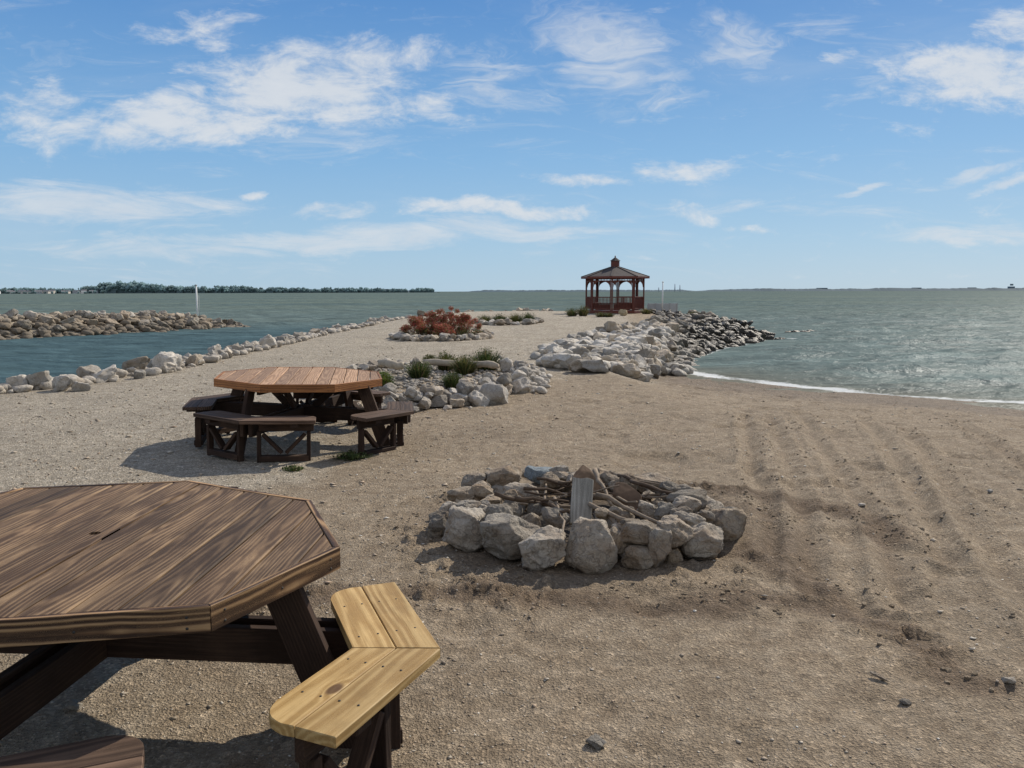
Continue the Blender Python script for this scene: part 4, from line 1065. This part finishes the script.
for k in range(8):
    a, b = P0[k], P0[(k + 1) % 8]; d = (b - a).normalized(); L = (b - a).length; Zv = lambda z: Vector((0, 0, z))
    a2 = a + d * .11; b2 = b - d * .11
    # top beam, spindle frieze, arch
    mb = MB(); mb.board(a2 + Zv(E_ - .06), b2 + Zv(E_ - .06), .14, .05); mb.board(a2 + Zv(E_ - .26), b2 + Zv(E_ - .26), .04, .045)
    n = 11
    for i in range(n):
        q = a2.lerp(b2, (i + .5) / n); mb.tube([q + Zv(E_ - .245), q + Zv(E_ - .125)], .014, 6)
    mb.build('frieze', M['redwood'], gr)
    mb = MB(); w2 = (b2 - a2).length / 2; c = (a2 + b2) / 2; N = 14
    outline = []
    nrm = Vector((d.y, -d.x, 0))
    for sgn in (-1, 1):
        vs = []; 
        for i in range(N + 1):
            th = i / N * math.pi / 2
            x = sgn * w2 * math.sin(th) * .985; zc = E_ - .28 - .36 * (1 - math.cos(th))
            vs += [c + d * x + Zv(zc) + nrm * .02, c + d * x + Zv(E_ - .28 if i < N * .35 else E_ - .28) + nrm * .02, c + d * x + Zv(zc) - nrm * .02, c + d * x + Zv(E_ - .28) - nrm * .02]
        fs = []
        for i in range(N):
            o_ = 4 * i
            # thin arched bracket: keep only a band along the curve plus the corner web
            fs += [[o_, o_ + 4, o_ + 5, o_ + 1], [o_ + 2, o_ + 3, o_ + 7, o_ + 6], [o_, o_ + 2, o_ + 6, o_ + 4]]
        mb.add(vs, fs)
    mb.build('arch', M['redwood'], gr)
    if k == 6 : pass
    # railing with balusters
    entrance = (k == 1)
    if not entrance:
        mb = MB(); mb.board(a2 + Zv(.98), b2 + Zv(.98), .05, .09); mb.board(a2 + Zv(.28), b2 + Zv(.28), .06, .05)
        for i in range(12):
            q = a2.lerp(b2, (i + .5) / 12); mb.board(q + Zv(.30), q + Zv(.96), .032, .032, up=d)
        mb.build('railing', M['redwood'], gr)
        mb = MB(); q1, q2 = a2 * .84, b2 * .84
        mb.board(q1 + Zv(.60), q2 + Zv(.60), .05, .34); mb.board(q1 * 1.08 + Zv(.38), q2 * 1.08 + Zv(.38), .36, .03); mb.build('bench', M['redwood'], gr)
# roof: eight slopes with thickness
mb = MB(); ro = ring_pts(2.12, E_ + .0, off); ri = ring_pts(.28, E_ + .60, off)
mb.add(ro + ri, [[k, (k + 1) % 8, 8 + (k + 1) % 8, 8 + k] for k in range(8)])
ro2 = ring_pts(2.11, E_ - .07, off); ri2 = ring_pts(.26, E_ + .52, off)
mb.add(ro2 + ri2, [[k, 8 + k, 8 + (k + 1) % 8, (k + 1) % 8] for k in range(8)])
roof = mb.build('roof', M['shingle'], gr)
mb = MB()
for k in range(8): mb.board(ro[k] * .995 + Vector((0, 0, -.04)), ro[(k + 1) % 8] * .995 + Vector((0, 0, -.04)), .12, .035)
mb.build('fascia', M['redwood'], gr)
mb = MB()
for k in range(8): mb.board(ro[k] + Vector((0, 0, .015)), ri[k] + Vector((0, 0, .015)), .03, .12)
mb.build('ridge_cap', M['shingle'], roof)
mb = MB(); mb.prism([(p.x, p.y) for p in ring_pts(.27, 0, off)], E_ + .50, E_ + .98, None, .006); cu = mb.build('cupola', M['redwood'], gr)
mb = MB(); a_ = ring_pts(.34, E_ + .97, off); mb.add(a_ + [Vector((0, 0, E_ + 1.22))], [[k, (k + 1) % 8, 8] for k in range(8)] + [list(range(8))[::-1]]); mb.build('cupola_roof', M['shingle'], cu)
mb = MB(); mb.tube([(0, 0, E_ + 1.19), (0, 0, E_ + 1.25), (0, 0, E_ + 1.31)], [.03, .045, .01], 8); mb.build('finial', M['redwood'], cu)
# plants and stones around the gazebo
for (px, py, w_, h_, c_, lab) in [(572, 316, 1.0, .6, GR, 'dark green plant at the left of the gazebo'), (583, 316, .9, .75, GY, 'dry yellowish plant between the green plant and the gazebo'),
        (601, 317, .9, .35, GY, 'low olive plant in front of the gazebo left half'), (609, 317, .8, .3, GR, 'low green plant in front of the gazebo centre'), (646, 314, 1.0, .45, GY, 'scrubby plant right of the gazebo'), (693, 318, .8, .5, GY, 'dry scrubby weed on the right bank of the point')]:
    tuft(px, py, w_, h_, c_, lab, 420, .3)
q = ground(623, 316); rock('yellow_boulder', rock_mesh('yellow_boulder', 901, 4, rock_mat('tan_boulder', (.52, .42, .26), (.46, .36, .22), (.3, .22, .13), False), 12, .72, .05), (q.x, q.y, q.z + .15), (.5, .4, .4), (0, .1, .4),
     'tan yellow boulder in front of the gazebo', None)

# ------------------------------------------------------------------ poles, panel
q = at(662, 307, gz0); pr = empty('white_pole', (q.x + 1.0, 53.0, gz0 - .1)); tag(pr, 'white flagpole with a small cap standing right of the gazebo', 'pole')
pr.location = ((662 - 512) / F * 53.0, 53.0, gz0 - .1)
mb = MB(); mb.tube([(0, 0, 0), (0, 0, 2.0)], [.055, .035], 10); mb.build('shaft', M['white'], pr)
mb = MB(); mb.tube([(0, 0, 1.99), (0, 0, 2.05), (0, 0, 2.08)], [.05, .05, .02], 10); mb.build('cap', M['white'], pr)
wl = MB(); wl.board((0, 0, .3), (2.1, .3, .3), .62, .08); 
for i in range(5): wl.board((.05 + i * .5, -.05 + i * .07, 0.0), (.05 + i * .5, -.05 + i * .07, .64), .06, .05, up=(1, 0, 0))
o = wl.build('steel_panel', M['greywall'], None, ((647 - 512) / F * 54, 54.0, gz0 - .1)); tag(o, 'low grey metal panel wall beside the white pole right of the gazebo', 'wall')
pr = empty('marker_post', (-20.6, 52.6, WATER)); tag(pr, 'white marker post on the tip of the left breakwater', 'post')
mb = MB(); mb.tube([(0, 0, 0), (0, 0, 2.6)], [.055, .05], 10); mb.build('shaft', M['white'], pr)
mb = MB(); mb.tube([(0, 0, 2.61), (0, 0, 2.7)], [.08, .05], 10); mb.build('cap', M['greywall'], pr)
mb = MB(); mb.tube([(.14, 0, .0), (.14, 0, 2.0)], [.02, .02], 8); mb.build('stay', M['greywall'], pr)

# ------------------------------------------------------------------ far shore
HZ = 1800.0
fm = vcol_mat('distant_trees', 0.95)
def haze_plain(name, c): return plain(name, c, .9, .15, .01, .1, .0)  # flat colour with the distance haze already mixed in
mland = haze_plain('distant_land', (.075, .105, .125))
def land_strip(name, x0, x1, D, h0, h1, seed, m):
    n = 260; V = []; Fc = []
    for i in range(n):
        t = i / (n - 1); x = x0 + (x1 - x0) * t; e = min(1, t * 12, (1 - t) * 12)
        hh = (h0 + (h1 - h0) * float(vn(t * 40, 0, seed))) * e + float(vn(t * 200, 3, seed)) * 1.6 * e
        V += [(x, D, WATER - .5), (x, D + 30, WATER + hh + .6), (x, D + 120, WATER)]
    for i in range(n - 1):
        a = 3 * i; Fc += [(a, a + 3, a + 4, a + 1), (a + 1, a + 4, a + 5, a + 2)]
    me = bpy.data.meshes.new(name); me.from_pydata(V, [], Fc); me.materials.append(m); o = bpy.data.objects.new(name, me); col.objects.link(o); o['kind'] = 'structure'; return o
def hx(px, D=HZ): return (px - 512) / F * D
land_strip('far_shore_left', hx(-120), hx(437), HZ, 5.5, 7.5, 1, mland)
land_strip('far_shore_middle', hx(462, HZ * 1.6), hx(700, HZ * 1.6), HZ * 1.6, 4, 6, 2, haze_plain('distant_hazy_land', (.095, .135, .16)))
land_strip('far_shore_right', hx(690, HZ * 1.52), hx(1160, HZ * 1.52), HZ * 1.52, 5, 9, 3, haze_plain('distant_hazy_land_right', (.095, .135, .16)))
def forest():
    V = []; Fc = []; C = []
    for i in range(610):
        px = random.uniform(-60, 436); D = HZ - random.uniform(5, 40)
        fr = i >= 560
        if fr: px = random.uniform(-60, 108); D = HZ - 95
        hm = 9 + 5 * float(vn(px * .03, 1, 3)); hm += 12 * math.exp(-((px - 135) / 36) ** 2) * random.uniform(.7, 1.05); hm *= 1 - .25 * sst(200, 430, px)
        if px < 105 : hm *= .9
        h = hm * random.uniform(.6, 1.2) * (.42 if fr else 1); w_ = h * random.uniform(.45, .7); x = hx(px, D); g_ = random.uniform(.7, 1.5)
        for k in range(16):
            a = random.uniform(0, 6.28); rr_ = random.random() ** .5 * w_; cz = h * random.uniform(.35, .9); s = h * random.uniform(.14, .26)
            cx, cy = x + rr_ * math.cos(a) * (1.25 - cz / h * .7), D + rr_ * math.sin(a)
            q = len(V); V += [(cx - s, cy, WATER + cz), (cx, cy - s, WATER + cz), (cx + s, cy, WATER + cz), (cx, cy + s, WATER + cz), (cx, cy, WATER + cz + s), (cx, cy, WATER + cz - s)]
            Fc += [(q, q + 1, q + 4), (q + 1, q + 2, q + 4), (q + 2, q + 3, q + 4), (q + 3, q, q + 4), (q + 1, q, q + 5), (q + 2, q + 1, q + 5), (q + 3, q + 2, q + 5), (q, q + 3, q + 5)]
            f = g_ * random.uniform(.75, 1.2); C += [(.17 * f, .25 * f, .25 * f, 1)] * 6  # foliage colour lightened and blued to paint in distance haze
        q = len(V); V += [(x - w_, D, WATER), (x + w_, D, WATER), (x + w_, D, WATER + h * .5), (x - w_, D, WATER + h * .5)]; Fc.append((q, q + 1, q + 2, q + 3)); C += [(.13, .18, .19, 1)] * 4
    me = bpy.data.meshes.new('far_woods'); me.from_pydata(V, [], Fc); a = me.color_attributes.new('col', 'FLOAT_COLOR', 'POINT'); a.data.foreach_set('color', np.array(C, np.float32).ravel())
    me.materials.append(fm); o = bpy.data.objects.new('far_woods', me); col.objects.link(o); tag(o, 'hazy dark woods along the far left shore', 'woods', None, 'stuff')
forest()
hw = [haze_plain('distant_white_wall', (.85, .85, .82)), haze_plain('distant_tan_wall', (.60, .56, .50)), haze_plain('distant_grey_wall', (.48, .50, .50))]
hr_ = haze_plain('distant_roof', (.22, .22, .23))
for i, (px, w_, h_, mi) in enumerate([(2, 15, 6.5, 0), (11, 12, 5, 1), (17, 10, 5, 2), (25, 12, 5, 1), (33, 11, 4.5, 1), (41, 12, 5, 2), (49, 10, 4.5, 1), (57, 12, 5, 1), (65, 9, 4.5, 2), (71, 9, 5, 1), (79, 10, 4.5, 2), (88, 13, 6.5, 0), (94, 9, 5, 0), (100, 8, 4, 2)]):
    D = HZ - random.uniform(45, 75); px += random.uniform(-3, 3); w_ *= random.uniform(.7, 1.3); h_ *= random.uniform(.7, 1.15); r_ = empty('lakeside_house', (hx(px, D), D, WATER), random.uniform(-.6, .6))
    if mi == 0: tag(r_, ['bright white house at the left end of the far shore', '', '', '', '', '', '', '', '', '', '', 'bright white house, widest at the right end of the far row of houses', 'narrow white house right beside the widest white one'][i], 'house')
    else: tag(r_, 'tiny hazy house in the row along the far left shore', 'house', 'hazy houses along the far left shore')
    mb = MB(); mb.prism([(-w_ / 2, -4), (w_ / 2, -4), (w_ / 2, 4), (-w_ / 2, 4)], 0, h_, None, 0); mb.build('wall', hw[mi], r_)
    mb = MB(); a = w_ / 2 + .5; mb.add([(-a, -4.6, h_), (a, -4.6, h_), (a, 4.6, h_), (-a, 4.6, h_), (-a, 0, h_ + 2.8), (a, 0, h_ + 2.8)], [[0, 1, 5, 4], [2, 3, 4, 5], [0, 4, 3], [1, 2, 5], [3, 2, 1, 0]]); mb.build('roof', hr_, r_)
    for k in range(3):
        mb = MB(); x = (-.3 + .3 * k) * w_; mb.prism([(x - .6, -4.08), (x + .6, -4.08), (x + .6, -3.9), (x - .6, -3.9)], 1.4, 3.2, None, 0); mb.build('window', hr_, r_)
# industrial silhouettes
D = HZ * 1.55
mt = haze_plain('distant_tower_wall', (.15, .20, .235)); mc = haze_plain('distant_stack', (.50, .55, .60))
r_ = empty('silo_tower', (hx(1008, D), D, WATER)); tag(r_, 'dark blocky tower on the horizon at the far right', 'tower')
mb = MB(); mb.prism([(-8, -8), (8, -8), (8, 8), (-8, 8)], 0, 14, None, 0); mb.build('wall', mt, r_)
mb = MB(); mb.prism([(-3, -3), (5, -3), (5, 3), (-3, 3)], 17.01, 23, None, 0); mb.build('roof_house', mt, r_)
for px, h_, w_, lab in [(820, 11, 40, 'long low hazy shed on the horizon left of the right tower'), (914, 11, 34, 'short hazy block on the horizon between the shed and the tower'), (969, 11, 30, 'low hazy block nearest the dark tower')]:
    r_ = empty('distant_shed', (hx(px, D), D, WATER)); tag(r_, lab, 'building')
    mb = MB(); mb.prism([(-w_ / 2, -6), (w_ / 2, -6), (w_ / 2, 6), (-w_ / 2, 6)], 0, h_ - 3, None, 0); mb.build('wall', mt, r_)
    mb = MB(); mb.prism([(-w_ / 2 + 3, -6.5), (w_ / 2 - 3, -6.5), (w_ / 2 - 3, 6.5), (-w_ / 2 + 3, 6.5)], h_ - 3.01, h_, None, 0); mb.build('roof', mt, r_)
for px, h_, lab in [(674, 26, 'left one of the thin chimneys on the horizon'), (679, 22, 'middle one of the thin chimneys on the horizon'), (658, 14, 'short chimney on the horizon just behind the white pole')]:
    mb = MB(); mb.tube([(0, 0, 0), (0, 0, h_)], [2.2, 1.4], 8); o = mb.build('chimney', mc, None, (hx(px, D), D, WATER)); tag(o, lab, 'chimney')

# ------------------------------------------------------------------ daylight
SUN_EL, SUN_AZ = 36.5, 40.0             # azimuth from +Y towards +X
sd = Vector((math.sin(R(SUN_AZ)) * math.cos(R(SUN_EL)), math.cos(R(SUN_AZ)) * math.cos(R(SUN_EL)), math.sin(R(SUN_EL))))
sl = bpy.data.lights.new('sun', 'SUN'); sl.energy = 4.9; sl.angle = R(0.5); sl.color = (1.0, .91, .78)
so = bpy.data.objects.new('sun', sl); col.objects.link(so); so.rotation_euler = sd.to_track_quat('Z', 'Y').to_euler(); so.location = (20, 30, 30)
wd = bpy.data.worlds.new('World'); scene.world = wd; wd.use_nodes = True; t = NT(wd.node_tree); t.n.clear()
out = t.node('ShaderNodeOutputWorld'); bg = t.node('ShaderNodeBackground')
sky = t.node('ShaderNodeTexSky', sky_type='NISHITA'); sky.sun_disc = False; sky.sun_elevation = R(SUN_EL); sky.sun_rotation = R(SUN_AZ)
sky.air_density = 1.0; sky.dust_density = 0.6; sky.ozone_density = 1.6; sky.altitude = 0
G = t.node('ShaderNodeTexCoord').outputs['Generated']; x, y, z = t.sep(G)
yy = t.m('MAXIMUM', y, 0.05); u = t.m('DIVIDE', x, yy); v = t.m('DIVIDE', z, yy)
# cloud layer, laid out by direction in the sky
front = t.sst(y, 0.05, 0.25)
base = t.comb(u, t.m('MULTIPLY', v, 2.3), 0)
wob = t.noise(base, 3.0, 3, .5, color=True)
p1 = t.vm('ADD', base, t.vm('SCALE', t.vm('SUBTRACT', wob, (.5, .5, .5)), .16))
nA = t.noise(p1, 15, 9, .66, .2); nB = t.noise(t.comb(t.m('ADD', u, t.m('MULTIPLY', v, .9)), t.m('MULTIPLY', v, 5.5), 3.0), 6.5, 9, .68, 1.0)
wob2 = t.noise(t.comb(u, t.m('MULTIPLY', v, 2.0), 7.0), 7.0, 5, .6, color=True)
ws = t.sep(t.vm('SUBTRACT', wob2, (.5, .5, .5)))
uu = t.m('ADD', u, t.m('MULTIPLY', ws[0], .11)); v2 = t.m('ADD', v, t.m('MULTIPLY', ws[1], .05))
def blob(px, py, rx, ry, ang=0, k=1.0):
    d = ray(px, py); cu, cv = d.x / d.y, d.z / d.y; a = R(ang); ca, sa = math.cos(a), math.sin(a)
    du = t.m('SUBTRACT', uu, cu); dv = t.m('SUBTRACT', v2, cv)
    e = t.m('ADD', t.m('MULTIPLY', du, ca / (rx / F)), t.m('MULTIPLY', dv, sa / (rx / F)))
    f = t.m('ADD', t.m('MULTIPLY', du, -sa / (ry / F)), t.m('MULTIPLY', dv, ca / (ry / F)))
    r2 = t.m('ADD', t.m('MULTIPLY', e, e), t.m('MULTIPLY', f, f))
    return t.m('MULTIPLY', t.m('MAXIMUM', t.m('SUBTRACT', 1.0, r2), 0), k)
def union(bl):
    r = bl[0]
    for b in bl[1:]: r = t.m('MAXIMUM', r, b)
    return r
puffy = union([blob(300, 85, 160, 54, 8, 1.35), blob(190, 122, 190, 38, 5, 1.15), blob(400, 100, 120, 28, -3, .9), blob(205, 28, 80, 24, 3, .8), blob(30, 105, 70, 28, 0, .85), blob(95, 132, 90, 24, 4, .9), blob(350, 68, 90, 34, 10, 1.0),
               blob(985, 78, 125, 44, 0, 1.35), blob(1020, 38, 60, 30, 0, 1.1), blob(930, 88, 60, 18, 0, 1.0), blob(495, 210, 120, 11, 0, 1.15), blob(345, 214, 60, 12, 0, .95),
               blob(250, 199, 17, 6, 0, .8), blob(838, 56, 24, 10, 12, .75), blob(697, 207, 34, 14, -20, .95), blob(580, 178, 66, 10, -3, .9), blob(690, 170, 70, 15, 0, .85),
               blob(426, 15, 22, 13, 15, .55), blob(745, 228, 22, 6, 0, .6), blob(650, 10, 20, 6, 0, .4)])
swirl = union([blob(610, 58, 95, 55, -25, 1.35), blob(600, 92, 60, 30, -35, .9), blob(735, 48, 66, 40, -15, 1.25), blob(490, 68, 85, 36, -20, .85), blob(540, 80, 50, 22, -30, .8)])
wispy = union([ blob(60, 206, 230, 26, 0, 1.25), blob(830, 20, 60, 17, 12, .75),
               blob(330, 240, 400, 17, 2, 1.2), blob(740, 208, 110, 10, -4, .7), blob(990, 232, 150, 12, 2, 1.1), blob(965, 178, 80, 8, 14, 1.2), blob(1000, 183, 50, 6, 16, 1.2), blob(870, 190, 40, 6, 16, 1.1),
               blob(120, 250, 420, 22, 0, .6), blob(560, 245, 300, 16, 0, .5), blob(900, 215, 200, 12, 0, .45), blob(870, 75, 70, 30, 20, .45), blob(290, 110, 320, 75, 0, .35)])
dp = t.sst(t.m('ADD', t.m('MULTIPLY', puffy, .75), t.m('MULTIPLY', t.m('SUBTRACT', nA, .5), 2.5)), .17, 1.05)
dw = t.sst(t.m('ADD', t.m('MULTIPLY', wispy, .6), t.m('MULTIPLY', t.m('SUBTRACT', nB, .5), 2.2)), .10, 1.0)
sw = t.noise(t.vm('ADD', t.comb(t.m('ADD', t.m('MULTIPLY', u, .8), t.m('MULTIPLY', v, 1.2)), t.m('SUBTRACT', t.m('MULTIPLY', v, 2.6), t.m('MULTIPLY', u, .5)), 5.0), t.vm('SCALE', t.noise(base, 4.5, 4, .5, color=True), .45)), 9, 10, .64, .8)
ds_ = t.sst(t.m('ADD', t.m('MULTIPLY', swirl, .62), t.m('MULTIPLY', t.m('SUBTRACT', sw, .5), 2.3)), .14, 1.15)
dp = t.m('MAXIMUM', dp, t.m('MULTIPLY', ds_, .8))
dens = t.m('MULTIPLY', t.m('MAXIMUM', dp, t.m('MULTIPLY', dw, .8)), front)
cirr = t.m('MULTIPLY', t.sst(t.noise(t.comb(u, t.m('MULTIPLY', v, 4), 9), 2.2, 6, .6, .6), .5, .85), .22)
dens = t.m('MAXIMUM', dens, t.m('MULTIPLY', cirr, front))
skyc = sky.outputs[0]
grad = t.ramp(t.m('MAXIMUM', z, 0.0), [(0.0, (.420, .60, .755)), (0.06, (.345, .555, .765)), (0.16, (.225, .455, .745)), (0.33, (.095, .275, .615)), (0.7, (.075, .20, .50)), (1.0, (.07, .18, .45))])
grad = t.vm('SCALE', grad, 11.1)
skc = t.mix(0.88, skyc, grad)
shade = t.mix(nA, (6.6, 7.2, 8.0), (9.3, 9.3, 9.2))
bk = t.m('MULTIPLY', t.sst(y, .25, -.45), .56)
oh = t.m('MULTIPLY', t.m('MULTIPLY', t.sst(z, .42, .75), .5), t.sst(t.noise(G, 2.4, 5, .6), .35, .6))
skc = t.mix(t.m('MULTIPLY', t.m('MAXIMUM', bk, oh), t.sst(z, -.02, .06)), skc, (8.2, 7.7, 7.0))  # pale cloud veil added out of view, behind and overhead, to fill shadows
fin = t.mix(t.m('MULTIPLY', dens, .82), skc, shade)
t.put(bg.inputs[0], fin); bg.inputs[1].default_value = 0.09
t.l.new(bg.outputs[0], out.inputs[0])

for me in list(bpy.data.meshes):
    if me.users == 0: bpy.data.meshes.remove(me)
scene.view_settings.view_transform = 'Standard'; scene.view_settings.look = 'None'; scene.view_settings.exposure = 0; scene.view_settings.gamma = 1
